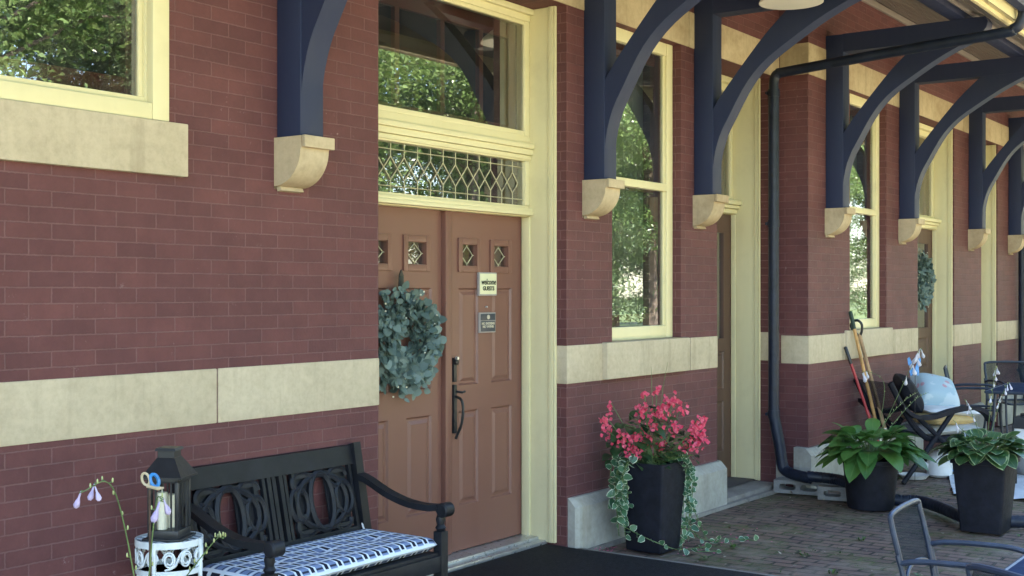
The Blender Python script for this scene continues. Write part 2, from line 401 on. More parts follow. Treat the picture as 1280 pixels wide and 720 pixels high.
# ------------------------------------------------------------------ camera
F=1550.; VX=1745.; HY=365.; CH=1.64; CD=4.237
th=math.atan((VX-640)/F)
cam=bpy.data.cameras.new('camera'); co=bpy.data.objects.new('camera',cam); col.objects.link(co)
cam.sensor_width=36; cam.lens=36*F/1280; cam.clip_end=2000; cam.clip_start=.05
cam.shift_y=5/1280
co.location=(0,-CD,CH); co.rotation_euler=(R(90),0,th-R(90))
sc.camera=co

# ------------------------------------------------------------------ building
WALLTOP=4.474; SLOPE=.40
B=empty('train_station',(0,0,0))
tag(B,'red brick depot with cream trimmed windows, navy roof brackets and limestone bands','building')
BAY=-.26; X_BAY=9.82; XL=-7.; XR=24.
def topz(y): return WALLTOP+SLOPE*y    # soffit height over depth y
OPEN_A=[(1.95,3.43,2.36,3.44),(4.766,6.53,0.0,3.44),(7.087,8.06,1.305,3.44),(8.65,9.744,0.0,3.44)]
OPEN_B=[(10.78,11.76,1.29,3.45),(12.712,14.0,0.0,3.45),(15.10,15.83,0.0,3.45),(17.6,18.7,0,3.45)]
def wall_grid(mb,yf,x0,x1,z0,z1,ops,depth):
    xs=sorted({x0,x1,*[o[0] for o in ops],*[o[1] for o in ops]}); zs=sorted({z0,z1,*[o[2] for o in ops],*[o[3] for o in ops]})
    zs=[z for z in zs if z0<=z<=z1]
    for i in range(len(xs)-1):
        for j in range(len(zs)-1):
            a,b,c,d=xs[i],xs[i+1],zs[j],zs[j+1]; mx,mz=(a+b)/2,(c+d)/2
            if any(o[0]<mx<o[1] and o[2]<mz<o[3] for o in ops): continue
            mb.quad((a,yf,c),(b,yf,c),(b,yf,d),(a,yf,d))
    for a,b,c,d in ops:
        yb=yf+depth
        mb.quad((a,yf,c),(a,yf,d),(a,yb,d),(a,yb,c)); mb.quad((b,yf,c),(b,yb,c),(b,yb,d),(b,yf,d))
        mb.quad((a,yf,d),(b,yf,d),(b,yb,d),(a,yb,d)); mb.quad((a,yf,c),(a,yb,c),(b,yb,c),(b,yf,c))
w=MB()
wall_grid(w,0,XL,X_BAY,0,WALLTOP,OPEN_A,.40)
wall_grid(w,BAY,X_BAY,XR,0,topz(BAY),OPEN_B,.40)
w.quad((X_BAY,BAY,0),(X_BAY,0,0),(X_BAY,0,WALLTOP),(X_BAY,BAY,topz(BAY)))
# sides and back of the depot
w.quad((XL,0,0),(XL,9,0),(XL,9,WALLTOP),(XL,0,WALLTOP)); w.quad((XR,BAY,0),(XR,9,0),(XR,9,WALLTOP),(XR,BAY,topz(BAY))); w.quad((XL,9,0),(XR,9,0),(XR,9,WALLTOP),(XL,9,WALLTOP))
w.build('brick_wall',M['brick'],B,smooth=None)
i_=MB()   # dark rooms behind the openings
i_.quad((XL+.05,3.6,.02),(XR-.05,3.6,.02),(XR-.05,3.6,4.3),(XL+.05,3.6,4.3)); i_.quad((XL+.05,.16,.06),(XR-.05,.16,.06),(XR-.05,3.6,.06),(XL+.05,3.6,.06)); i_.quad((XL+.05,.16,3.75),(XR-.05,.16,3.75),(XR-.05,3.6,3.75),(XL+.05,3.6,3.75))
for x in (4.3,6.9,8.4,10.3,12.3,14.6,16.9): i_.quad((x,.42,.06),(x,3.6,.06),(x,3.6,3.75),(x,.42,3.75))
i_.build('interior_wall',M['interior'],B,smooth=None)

# stone courses, cut at the openings
def bandblocks(name,mat,yf,x0,x1,z0,z1,ops,joints,proud,back,gap=.0035,bev=.006):
    segs=[(x0,x1)]
    for o in ops:
        if o[2]<(z0+z1)/2<o[3]:
            n=[]
            for a,b in segs:
                if o[0]>a and o[1]<b: n+=[(a,o[0]+.002),(o[1]-.002,b)]
                elif o[0]<=a<o[1]: n.append((o[1]-.002,b))
                elif o[0]<b<=o[1]: n.append((a,o[0]+.002))
                else: n.append((a,b))
            segs=n
    for a,b in segs:
        js=[a]+[j for j in joints if a+.05<j<b-.05]+[b]
        for p,q in zip(js,js[1:]):
            mb=MB(); mb.box(p+(gap if p!=a else 0),q-(gap if q!=b else 0),yf-proud,yf+back,z0,z1,bev); mb.build(name,mat,B,smooth=30)
bandblocks('stone_band',M['stone_clean'],0,XL,X_BAY-.001,1.062,1.303,OPEN_A,[-4.6,-2.3,.1,1.9,3.70,7.04,8.2],.006,.22)
bandblocks('stone_band',M['stone_clean'],BAY,X_BAY-.004,XR,1.040,1.275,OPEN_B,[10.6,11.85,14.7,16.4,18.9,21.],.006,.24)
bandblocks('lintel_stone',M['stone'],0,XL,X_BAY-.001,3.442,3.705,[],[-4.,-1.5,.9,3.7,6.75,8.18],.006,.25)
bandblocks('lintel_stone',M['stone'],BAY,X_BAY-.004,XR,3.452,3.715,[],[10.55,11.95,12.4,14.35,14.9,16.0,17.2,19.,21.],.006,.25)
def baseprof(yf,p=.075): return [(yf+.1,0.),(yf-p,0.),(yf-p,.29),(yf-p+.05,.345),(yf+.1,.35)]
for a,b,yf in ((XL,4.74,0),(6.545,8.70,0),(9.76,9.80,0),(X_BAY-.07,12.69,BAY),(14.02,15.08,BAY),(15.85,17.5,BAY),(18.75,XR,BAY)):
    L=[a]
    while b-L[-1]>1.9: L.append(L[-1]+1.35)
    L.append(b)
    for p,q in zip(L,L[1:]):
        e=.03
        pr=baseprof(yf)
        # block with splayed vertical ends
        vs=[];
        for x,k in ((p+.002,0),(p+e,1),(q-e,1),(q-.002,0)):
            for (y,z) in pr: vs.append((x,y+(0.022 if (k==0 and y<yf) else 0),z))
        n=len(pr); fs=[tuple(range(n)),tuple(reversed(range(3*n,4*n)))]
        for j in range(3):
            for i in range(n): fs.append((j*n+i,j*n+(i+1)%n,(j+1)*n+(i+1)%n,(j+1)*n+i))
        s_=MB(); s_.add(vs,fs); s_.build('base_stone',M['base'],B,smooth=30)
s_=MB()
s_.box(8.4,9.70,-.05,.40,-.05,.052,.012); s_.box(6.62,9.74,-.095,-.03,-.06,.018,.006)
s_.build('door_step',M['concrete'],B,smooth=30)

# soffit, mouldings, eave, roof
s_=MB(); y=.02; k=0
while y>-1.82:
    a,b=y,y-.088
    s_.prism([(a-.003,topz(a)),(b+.003,topz(b)),(b+.003,topz(b)+.02),(a-.003,topz(a)+.02)],'x',XL-.6,XR+.6); y=b
s_.prism([(.02,topz(0)+.022),(-1.86,topz(-1.86)+.022),(-1.86,topz(-1.86)+.03),(.02,topz(0)+.03)],'x',XL-.6,XR+.6)
s_.build('soffit',M['board'],B,smooth=None)
s_=MB()
s_.box(XL,X_BAY,-.03,.0,WALLTOP-.075,WALLTOP-.02,.006); s_.box(X_BAY,XR,BAY-.03,BAY,topz(BAY)-.075,topz(BAY)-.02,.006)
for yy in (-1.445,):
    s_.box(XL-.6,XR+.6,yy-.02,yy,topz(yy)-.03,topz(yy)-.006,.004)
s_.build('soffit_moulding',M['board'],B,smooth=30)
s_=MB()
s_.prism([(-1.82,topz(-1.82)-.03),(-1.86,topz(-1.86)-.055),(-1.97,topz(-1.97)-.055),(-1.97,topz(-1.97)+.15),(-1.82,topz(-1.82)+.10)],'x',XL-.6,XR+.6)
s_.box(XL-.6,XR+.6,-1.90,-1.87,topz(-1.90)-.085,topz(-1.90)-.05,.006)
s_.build('eave',M['cream'],B,smooth=30)
s_=MB(); g=[(-2.03,3.86),(-2.03,3.74),(-2.06,3.70),(-2.13,3.70),(-2.16,3.74),(-2.17,3.86),(-2.155,3.86),(-2.145,3.75),(-2.12,3.715),(-2.07,3.715),(-2.045,3.75),(-2.045,3.86)]
s_.prism([(y+.05,z-.02) for y,z in g],'x',XL-.6,XR+.6); s_.build('gutter',M['navy'],B,smooth=30)
s_=MB(); s_.prism([(-2.04,topz(-2.04)+.17),(4.5,6.25),(11,4.3),(11,4.2),(4.5,6.1),(0,topz(0)+.04),(-1.97,topz(-1.97)+.10)],'x',XL-.7,XR+.7); s_.build('roof',M['roof'],B,smooth=None)
s_=MB(); s_.box(XL,XR,-1.42,-1.30,3.833,3.915,.008); s_.build('purlin_beam',M['navy'],B,smooth=30)

# brackets
def bracket(x,yw):
    W=.15; tip=1.60+yw   # all arms end on one line
    pb=MB(); pb.box(x,x+W,yw-.155,yw-.002,2.356,3.83,.006)
    p=pb.build('roof_bracket',M['navy'],B,smooth=30)
    a=MB(); t=tip
    a.prism([(yw-.15,3.68),(yw-t+.12,3.68),(yw-t+.05,3.70),(yw-t+.01,3.745),(yw-t,3.79),(yw-t+.02,3.832),(yw-.15,3.832)],'x',x+.003,x+W-.003); a.build('arm',M['navy'],p,smooth=30)
    low=smooth_path([(.155,0,2.40),(.158,0,2.60),(.205,0,2.78),(.28,0,2.92),(.41,0,3.14),(.55,0,3.29),(.73,0,3.41),(.95,0,3.54),(1.14,0,3.63),(1.26,0,3.675)],3)
    upp=smooth_path([(.80,0,3.70),(.58,0,3.50),(.38,0,3.275),(.22,0,3.08),(.145,0,2.97)],3)
    c=MB(); n=len(low); 
    # strip of quads between the lower and upper outlines keeps the concave outline clean
    def samp(path,t):
        f=t*(len(path)-1); i=min(int(f),len(path)-2); return path[i].lerp(path[i+1],f-i)
    up=list(reversed(upp)); k=26; vs=[]
    for i in range(k+1):
        t=i/k; l=samp(low,t)
        u=Vector((.145,0,2.42)).lerp(up[0],min(1,t/.42)) if t<.42 else samp(up,(t-.42)/.58)
        for xx in (x+.008,x+W-.008): vs+=[(xx,yw-l.x,l.z),(xx,yw-u.x,u.z)]
    fs=[]
    for i in range(k):
        o=i*4; fs+=[(o,o+4,o+5,o+1),(o+2,o+3,o+7,o+6),(o,o+2,o+6,o+4),(o+1,o+5,o+7,o+3)]
    fs+=[(0,1,3,2),(k*4,k*4+2,k*4+3,k*4+1)]
    c.add(vs,fs); c.build('brace',M['navy'],p,smooth=30)
    bo=MB(); bo.M=Matrix.Translation((x+W/2,yw-.16,2.68))@Matrix.Rotation(R(90),4,'X'); bo.lathe([(.014,-.004),(.014,.008),(.008,.012)],n=10); bo.build('bolt',M['navy'],p)
    cb=MB(); xa,xb=x-.016,x+W+.018
    prof=[(yw+.0,2.355),(yw-.175,2.355),(yw-.175,2.30)]+[(yw-.172*math.cos(PI/2*i/12),2.30-.17*math.sin(PI/2*i/12)) for i in range(13)]+[(yw,2.117)]
    cb.prism(prof,'x',xa,xb); cb.box(xa+.0,xb+.012,yw-.20,yw-.178,2.302,2.357,.004)
    cb.prism([(yw-.02,2.13),(yw-.0,2.13),(yw,2.108),(yw-.03,2.112)],'x',xa+.02,xb-.02)
    cb.build('corbel',M['stone'],p,smooth=30)
for x,yw in ((-2.6,0),(1.4,0),(4.058,0),(6.733,0),(8.262,0),(10.20,BAY),(12.126,BAY),(14.557,BAY),(16.345,BAY),(18.9,BAY)):
    if x>0: bracket(x,yw)

# windows -----------------------------------------------------------
def window(x0,x1,z0,z1,yf,rec,rail=None,fw=.075,curt=False,slim=False,sashdepth=.05,inner=.055):
    f=MB(); y0=yf+rec; y1=y0+.045
    f.box(x0,x0+fw,y0,y1,z0,z1,.006); f.box(x1-fw,x1,y0,y1,z0,z1,.006)
    f.box(x0+fw,x1-fw,y0+.004,y1-.004,z0,z0+fw,.006); f.box(x0+fw,x1-fw,y0+.004,y1-.004,z1-fw,z1,.006)
    # inner stop
    e=.022
    f.box(x0+fw,x0+fw+e,y0+.018,y1-.006,z0+fw,z1-fw,.003); f.box(x1-fw-e,x1-fw,y0+.018,y1-.006,z0+fw,z1-fw,.003)
    if rail: f.box(x0+fw,x1-fw,y0-.004,y1-.002,rail-.027,rail+.027,.005)
    f.box(x0-.0,x1+.0,y1,yf+.38,z0-.01,z0+.02)
    fr=f.build('window',M['cream'],B,smooth=30)
    g=MB(); yg=y0+.03
    for a,b in (((z0+fw,rail-.027),(rail+.027,z1-fw)) if rail else ((z0+fw,z1-fw),)):
        g.quad((x0+fw,yg,a),(x1-fw,yg,a),(x1-fw,yg,b),(x0+fw,yg,b))
    g.build('pane',M['glass'],fr,smooth=None)
    s=MB(); ys=yg+sashdepth; a,b=x0+fw*.5,x1-fw*.5
    s.box(a,a+inner+.03,ys,ys+.04,z0+.02,z1-.02,.004); s.box(b-inner-.03,b,ys,ys+.04,z0+.02,z1-.02,.004)
    s.box(a+inner+.03,b-inner-.03,ys+.003,ys+.037,z0+.03,z0+fw+.085,.004); s.box(a+inner+.03,b-inner-.03,ys+.003,ys+.037,z1-fw-.075,z1-.03,.004)
    if rail: s.box(a+inner+.03,b-inner-.03,ys+.003,ys+.037,rail-.04,rail+.03,.004)
    s.build('sash',M['rust'],fr,smooth=30)
    if curt:
        c=MB(); n=70; vs=[];fs=[]
        for i in range(n+1):
            t=i/n; xx=a+.02+(b-a-.04)*t; yy=ys+.13+.028*math.sin(t*70+2*math.sin(t*9))
            vs+=[(xx,yy,z0+.06),(xx,yy+.004,z1-.03)]
        fs=[(2*i,2*i+2,2*i+3,2*i+1) for i in range(n)]
        c.add(vs,fs); c.build('curtain',M['curtain'],fr)
    return fr
lw=window(2.02,3.43,2.368,3.44,0,.03,None,fw=.09)
c_=MB(); c_.box(3.345,3.431,-.012,.03,2.360,3.44,.006); c_.box(1.95,3.345,-.008,.03,2.360,2.43,.006); c_.build('casing',M['cream'],lw,smooth=30)
c_=MB(); c_.box(1.85,3.513,-.035,.2,2.131,2.357,.006); c_.build('sill',M['stone_clean'],lw,smooth=30)
w2=window(7.088,8.058,1.31,3.44,0,.065,2.395,fw=.09,curt=True)
c_=MB(); c_.box(6.955,8.125,-.045,.2,1.066,1.309,.012); c_.build('sill',M['stone_clean'],w2,smooth=30)
w3=window(10.785,11.755,1.30,3.45,BAY,.065,2.395,fw=.09,curt=True)
c_=MB(); c_.box(10.65,11.87,BAY-.03,BAY+.2,1.043,1.299,.012); c_.build('sill',M['stone_clean'],w3,smooth=30)

# panelled door faces ------------------------------------------------
def panel_face(mb,x0,x1,z0,z1,y,rects,holes=(),rec=.012):
    xs=sorted({x0,x1,*[r[0] for r in rects],*[r[1] for r in rects],*[h[0] for h in holes],*[h[1] for h in holes]})
    zs=sorted({z0,z1,*[r[2] for r in rects],*[r[3] for r in rects],*[h[2] for h in holes],*[h[3] for h in holes]})
    for i in range(len(xs)-1):
        for j in range(len(zs)-1):
            mx,mz=(xs[i]+xs[i+1])/2,(zs[j]+zs[j+1])/2
            if any(r[0]<mx<r[1] and r[2]<mz<r[3] for r in list(rects)+list(holes)): continue
            mb.quad((xs[i],y,zs[j]),(xs[i+1],y,zs[j]),(xs[i+1],y,zs[j+1]),(xs[i],y,zs[j+1]))
    def ring(a,ya,b,yb):
        A=[(a[0],ya,a[2]),(a[1],ya,a[2]),(a[1],ya,a[3]),(a[0],ya,a[3])]; Bq=[(b[0],yb,b[2]),(b[1],yb,b[2]),(b[1],yb,b[3]),(b[0],yb,b[3])]
        for k in range(4): mb.quad(A[k],A[(k+1)%4],Bq[(k+1)%4],Bq[k])
    ins=lambda r,d:(r[0]+d,r[1]-d,r[2]+d,r[3]-d)
    for r in rects:
        a=ins(r,.010); b=ins(r,.022); c=ins(r,.042)
        ring(r,y,a,y+rec); ring(a,y+rec,b,y+rec); ring(b,y+rec,c,y+.002)
        mb.quad((c[0],y+.002,c[2]),(c[1],y+.002,c[2]),(c[1],y+.002,c[3]),(c[0],y+.002,c[3]))
    for h in holes: ring(h,y,h,y+.045)

# --- the main double entrance --------------------------------------
E_=MB()   # frame: jambs, head and the bars between the glazed parts
E_.box(6.512,6.5285,.085,.335,.06,3.44,.003); E_.box(4.768,4.80,.16,.335,.085,3.44,.005)
E_.box(6.502,6.527,.068,.085,.06,3.44,.004); E_.box(6.500,6.512,.085,.118,.06,3.44,.003); E_.box(6.498,6.513,.262,.318,.085,2.118,.004)
yT=.262
E_.box(4.80,6.512,yT+.012,.34,2.118,2.19,.005); E_.box(4.80,6.50,yT-.035,yT+.012,2.125,2.150,.006); E_.box(4.80,6.511,yT-.018,yT+.012,2.150,2.172,.004)
E_.box(4.80,6.512,yT,.34,2.470,2.632,.005); E_.box(4.80,6.50,yT-.045,yT,2.545,2.578,.008); E_.box(4.80,6.5105,yT-.028,yT,2.508,2.545,.006); E_.box(4.80,6.511,yT-.012,yT,2.48,2.506,.003)
E_.box(4.80,6.512,yT,.34,3.36,3.44,.005); E_.box(4.80,6.510,yT-.03,yT,3.40,3.438,.006)
E_.box(6.455,6.5118,yT+.004,.33,2.632,3.36,.005); E_.box(4.80,4.855,yT+.004,.33,2.632,3.36,.005); E_.box(4.855,6.455,yT+.006,.32,2.632,2.662,.004); E_.box(4.855,6.455,yT+.006,.32,3.335,3.36,.004)
E_.box(6.465,6.5118,yT+.004,.33,2.19,2.47,.004); E_.box(4.80,4.84,yT+.004,.33,2.19,2.47,.004)
ent=E_.build('entrance_frame',M['cream'],B,smooth=30)
g=MB(); g.quad((4.855,yT+.02,2.662),(6.455,yT+.02,2.662),(6.455,yT+.02,3.335),(4.855,yT+.02,3.335)); g.build('transom_pane',M['glass'],ent,smooth=None)
g=MB(); g.quad((4.84,yT+.03,2.19),(6.465,yT+.03,2.19),(6.465,yT+.03,2.47),(4.84,yT+.03,2.47)); g.build('leaded_pane',M['glass'],ent,smooth=None)
g=MB(); ys=yT+.085
g.box(6.40,6.47,ys,ys+.04,2.64,3.36,.004); g.box(4.82,4.89,ys,ys+.04,2.64,3.36,.004); g.box(4.89,6.40,ys+.003,ys+.037,3.25,3.35,.004); g.box(4.89,6.40,ys+.003,ys+.037,2.64,2.70,.004)
for x in (5.32,5.73,6.11): g.box(x-.020,x+.020,ys+.004,ys+.036,2.70,3.25,.004)
g.build('transom_sash',M['rust'],ent,smooth=30)
g=MB(); yl=yT+.024; z0,z1=2.19,2.47; h=z1-z0; n=14; dx=(6.465-4.84)/n
for k in range(n+1):
    x=4.84+dx*k
    if 0<k<n:
        g.tube([(x,yl,z0),(x,yl,z0+.26*h)],.0032,5); g.tube([(x,yl,z0+.72*h),(x,yl,z1)],.0032,5)
        for s in (-.5,.5):
            g.tube([(x,yl,z0+.26*h),(x+s*dx,yl,z0+.49*h)],.0036,5); g.tube([(x,yl,z0+.72*h),(x+s*dx,yl,z0+.49*h)],.0036,5)
for f in (.13,.86): g.tube([(4.84,yl,z0+f*h),(6.465,yl,z0+f*h)],.0032,5)
g.build('lead_came',M['came'],ent)

def leaf_door(x0,x1,lites,cols,handed):
    d=MB(); rects=[];fr=[]
    for a,b in cols: rects+=[(a,b,1.08,1.664),(a,b,.36,.925)]
    panel_face(d,x0,x1,.092,2.118,.330,rects,[l for l in lites])
    d.box(x0,x1,.376,.38,.092,2.118)
    for l in lites:   # raised moulding round each small light
        o=.040; m=.012
        for (a,b,c,e) in ((l[0]-o,l[0]-m+.01,l[2]-o,l[3]+o),(l[1]+m-.01,l[1]+o,l[2]-o,l[3]+o),(l[0]-m+.01,l[1]+m-.01,l[2]-o,l[2]-.002),(l[0]-m+.01,l[1]+m-.01,l[3]+.002,l[3]+o)):
            d.box(a,b,.318,.336,c,e,.004)
    o=d.build('door_leaf',M['doorpaint'],B,smooth=30)
    for l in lites:
        g=MB(); cm=MB(); g.quad((l[0],.350,l[2]),(l[1],.350,l[2]),(l[1],.350,l[3]),(l[0],.350,l[3]))
        cx,cz=(l[0]+l[1])/2,(l[2]+l[3])/2; a=(l[1]-l[0])/2-.012; b=(l[3]-l[2])/2-.008; yy=.345
        P=[(cx-a,yy,cz),(cx,yy,cz+b),(cx+a,yy,cz),(cx,yy,cz-b),(cx-a,yy,cz)]
        for p,q in zip(P,P[1:]): cm.tube([p,q],.0034,5)
        for p,q in (((l[0],yy,cz),P[0]),((l[1],yy,cz),P[2]),((cx,yy,l[3]),P[1]),((cx,yy,l[2]),P[3])): cm.tube([p,q],.003,5)
        g.build('glass_light',M['glass_small'],o,smooth=None); cm.build('lead_came',M['came'],o)
    return o
dl=leaf_door(4.803,5.70,[(5.382,5.539,1.800,1.925),(5.045,5.202,1.800,1.925)],[(5.00,5.22),(5.375,5.60)],0)
dr=leaf_door(5.742,6.510,[(5.885,6.025,1.800,1.925),(6.205,6.350,1.800,1.925)],[(5.855,6.05),(6.185,6.40)],1)
a=MB(); a.box(5.69,5.742,.296,.335,.092,2.118,.006); a.box(5.742,5.772,.312,.335,.092,2.118,.004); a.build('astragal',M['doorpaint'],dr,smooth=30)
a=MB()
a.box(5.783,5.812,.305,.330,.80,1.09,.006); a.tube(smooth_path([(5.797,.305,1.02),(5.797,.262,1.00),(5.797,.25,.94),(5.797,.262,.86),(5.797,.29,.80),(5.797,.305,.77)]),.0085,8); a.tube([(5.797,.30,1.05),(5.81,.265,1.045),(5.83,.262,1.05)],.007,8)
a.build('handle',M['black'],dr)
a=MB(); a.box(5.783,5.812,.307,.330,1.105,1.25,.006); a.M=Matrix.Translation((5.797,.305,1.225))@Matrix.Rotation(R(90),4,'X'); a.lathe([(.017,0),(.017,.012),(.010,.016)],n=12); a.build('deadbolt',M['black'],dr)
a=MB(); a.M=Matrix.Translation((5.797,.304,1.247))@Matrix.Rotation(R(90),4,'X'); a.lathe([(.011,0),(.009,.018)],n=10); a.build('lock_cylinder',M['steel'],dr)
t_=MB(); t_.box(4.77,6.53,.20,.42,.055,.088,.006); t_.box(4.77,6.53,.14,.21,.045,.07,.006); t_.build('threshold',M['steel'],B,smooth=30)

# --- the narrower doors along the platform ---------------------------
def side_door(x0,x1,yf,depth,jy,zt):
    f=MB(); yd=yf+depth; j=.012
    f.box(x1-j,x1-.002,yf+jy,yd+.02,.052,3.445,.003); f.box(x1-.024,x1-.003,yf+jy-.02,yf+jy,.05,3.445,.005); f.box(x1-.022,x1-j,yf+jy,yf+jy+.03,.052,3.445,.003); f.box(x1-.020,x1-j,yd-.045,yd-.004,.052,zt,.003)
    f.box(x0+.002,x0+j,yf+jy,yd+.02,.052,3.445,.003)
    a,b=x0+j,x1-j
    f.box(a,b,yd-.03,yd+.03,zt,zt+.055,.006); f.box(a,b-.001,yd-.11,yd-.03,zt+.075,zt+.115,.012); f.box(a,b-.001,yd-.085,yd-.03,zt+.045,zt+.073,.008); f.box(a,b-.001,yd-.06,yd-.03,zt+.005,zt+.043,.006)
    f.box(a,b,yd-.04,yd+.03,3.33,3.445,.006); f.box(a,b-.001,yd-.10,yd-.04,3.39,3.44,.01)
    f.box(b-.045,b-.001,yd-.02,yd+.02,zt+.115,3.33,.004); f.box(a+.001,a+.045,yd-.02,yd+.02,zt+.115,3.33,.004); f.box(a+.045,b-.045,yd-.018,yd+.018,zt+.115,zt+.15,.004)
    fr=f.build('side_entrance',M['cream'],B,smooth=30)
    g=MB(); g.quad((a+.045,yd,zt+.15),(b-.045,yd,zt+.15),(b-.045,yd,3.33),(a+.045,yd,3.33)); g.build('transom_pane',M['glass'],fr,smooth=None)
    s=MB(); s.box(b-.13,b-.03,yd+.05,yd+.09,zt+.13,3.34,.004); s.box(a+.03,a+.13,yd+.05,yd+.09,zt+.13,3.34,.004); s.box(a+.13,b-.13,yd+.053,yd+.087,3.24,3.34,.004); s.build('transom_sash',M['rust'],fr,smooth=30)
    d=MB(); gl=(a+.14,b-.14,1.25,zt-.16)
    panel_face(d,a,b,.055,zt-.002,yd,[(a+.14,(a+b)/2-.05,.30,.72),((a+b)/2+.05,b-.14,.30,.72),(a+.14,b-.14,.82,1.14)],[gl]); d.box(a,b,yd+.04,yd+.045,.055,zt)
    d.build('door_leaf',M['door3paint'],fr,smooth=30)
    g=MB(); g.quad((gl[0],yd+.02,gl[2]),(gl[1],yd+.02,gl[2]),(gl[1],yd+.02,gl[3]),(gl[0],yd+.02,gl[3])); g.build('door_pane',M['glass'],fr,smooth=None)
side_door(8.65,9.744,0,.40,.15,2.30)
side_door(12.712,14.0,BAY,.24,.035,2.33)
side_door(15.10,15.83,BAY,.24,.035,2.33)
side_door(17.6,18.7,BAY,.24,.035,2.33)

# ------------------------------------------------------------------ ground
g=MB(); g.quad((-300,-300,-.06),(300,-300,-.06),(300,300,-.06),(-300,300,-.06)); tag(g.build('ground',M['earth'],smooth=None),kind='structure')
g=MB()
nx,ny=120,36; vs=[];fs=[]
for j in range(ny+1):
    for i in range(nx+1):
        x=-8+34*i/nx; y=-5.6+5.6*j/ny+.0
        vs.append((x,y,-.012+.010*math.sin(x*1.7+y)*math.cos(y*2.3-x*.6)))
for j in range(ny):
    for i in range(nx):
        a=j*(nx+1)+i; fs.append((a,a+1,a+nx+2,a+nx+1))
g.add(vs,fs); tag(g.build('walkway',M['paver'],smooth=60),kind='structure')
g=MB(); g.quad((-60,-11.5,-.05),(90,-11.5,-.05),(90,-5.6,-.03),(-60,-5.6,-.03)); tag(g.build('bounce_strip',M['bounce_gravel'],smooth=None),kind='structure')  # unseen strip, added to bounce warm sunlight up to wall and soffit
g=MB(); g.quad((-80,-60,-.045),(120,-60,-.045),(120,-11.5,-.045),(-80,-11.5,-.045)); tag(g.build('lawn',M['lawn'],smooth=None),kind='structure')
g=MB(); g.box(3.9,6.60,-1.9,.20,-.05,.035,.012); tag(g.build('entrance_slab',M['concrete']),'low concrete slab under the black mat at the double door','slab')

# ------------------------------------------------------------------ things at the wall
g=MB(); g.box(4.6,6.50,-1.6,.135,.036,.05,.005); tag(g.build('door_mat',M['mat']),'large black rubber mat laid before the brown double door','door mat')

# wreaths
def wreath(name,seed,cx,cy,cz,rad,hook,label):
    r=random.Random(seed); root=empty(name,(cx,cy,cz)); tag(root,label,'wreath','eucalyptus wreaths on the doors')
    f=MB(); tw=MB()
    for k in range(20):
        a0=2*PI*k/20; pts=[]
        for j in range(5):
            a=a0+j*.13; rr=rad*(.64+.10*math.sin(k*2.1+j)); pts.append((rr*math.cos(a),-.03-.02*math.sin(k),rr*math.sin(a)))
        tw.tube(pts,.004,5)
    for k in range(1080):
        a=r.uniform(0,2*PI); q=r.gauss(.63,.21)
        if q<.23 or q>1.10: continue
        rr=rad*q; dep=.075*max(0.2,1-abs(q-.66)*1.5)*r.uniform(.3,1.25)
        p=Vector((rr*math.cos(a),-.02-dep,rr*math.sin(a)))
        tang=Vector((-math.sin(a),0,math.cos(a))); rad_=Vector((math.cos(a),0,math.sin(a)))
        d=tang*r.uniform(.0,1)+rad_*(q-.6)*1.8+Vector((r.uniform(-.5,.5),r.uniform(-.9,.3),r.uniform(-.5,.5)))
        up=Vector((r.uniform(-.7,.7),-1,r.uniform(-.4,.8)))
        L=r.uniform(.035,.062); f.leaf(p,d,up,L,L*r.uniform(.75,.95),droop=.1,fold=.15,seg=5,round_=.85,pw=.55)
    f.build('leaves',M['eucalyptus'],root); tw.build('twig_ring',M['twig'],root)
    bd=MB()
    for k in range(26):
        a=r.uniform(0,2*PI); rr=rad*r.uniform(.4,1.1); bd.blob((rr*math.cos(a),-.09,rr*math.sin(a)),.006,6,4)
    bd.build('seed_buds',M['candle'],root)
    if hook:
        h=MB(); h.box(-.02,.02,-.03,-.022,rad*.75,rad+.07,.003); h.prism([(-.02,rad+.07),(.02,rad+.07),(0,rad+.105)],'y',-.03,-.022); h.build('hanger',M['black'],root)
    return root
wreath('wreath',3,5.285,.318,1.36,.30,True,'large blue green eucalyptus wreath on the brown double door beside the bench')
wreath('wreath',5,13.40,-.035,1.77,.29,False,'far eucalyptus wreath on the dark door behind the patio chairs')

# signs
def text_part(body,size,mat,parent,loc,name='lettering',shear=0,bold=0,sx=1.0):
    cu=bpy.data.curves.new('lettering','FONT'); cu.body=body; cu.size=size; cu.align_x='CENTER'; cu.align_y='CENTER'; cu.shear=shear; cu.offset=bold; cu.extrude=.0006
    ob=bpy.data.objects.new('lettering_curve',cu); col.objects.link(ob); bpy.context.view_layer.update()
    me=bpy.data.meshes.new_from_object(ob.evaluated_get(bpy.context.evaluated_depsgraph_get()))
    bpy.data.objects.remove(ob); me.materials.clear(); me.materials.append(mat)
    me.transform(Matrix.Translation(loc)@Matrix.Rotation(R(90),4,'X')@Matrix.Diagonal((sx,1,1,1)))
    o=bpy.data.objects.new(name,me); col.objects.link(o); o.parent=parent; return o
s=empty('welcome_sign',(6.127,.328,1.689)); tag(s,'cream welcome guests sign with black lettering on the brown door','sign')
m=MB(); m.box(-.092,.092,-.016,0,-.072,.072,.003); m.build('border',M['tin'],s); m=MB(); m.box(-.084,.084,-.019,-.0165,-.062,.064,.0008); m.build('face',M['paperw'],s)
text_part('welcome',.050,M['ink'],s,(0,-.0205,.012),shear=.25,sx=.82,bold=.0008); text_part('GUESTS',.034,M['ink'],s,(0,-.0205,-.028),bold=.0012)
s=empty('notice_plaque',(6.127,.328,1.452)); tag(s,'small dark plaque with gold lettering below the cream sign on the door','sign')
m=MB(); m.box(-.083,.083,-.014,0,-.062,.062,.003); m.build('border',M['tin'],s); m=MB(); m.box(-.074,.074,-.0175,-.0145,-.054,.010,.0008); m.box(-.074,.074,-.0175,-.0145,.014,.054,.0008); m.build('face',M['slate'],s)
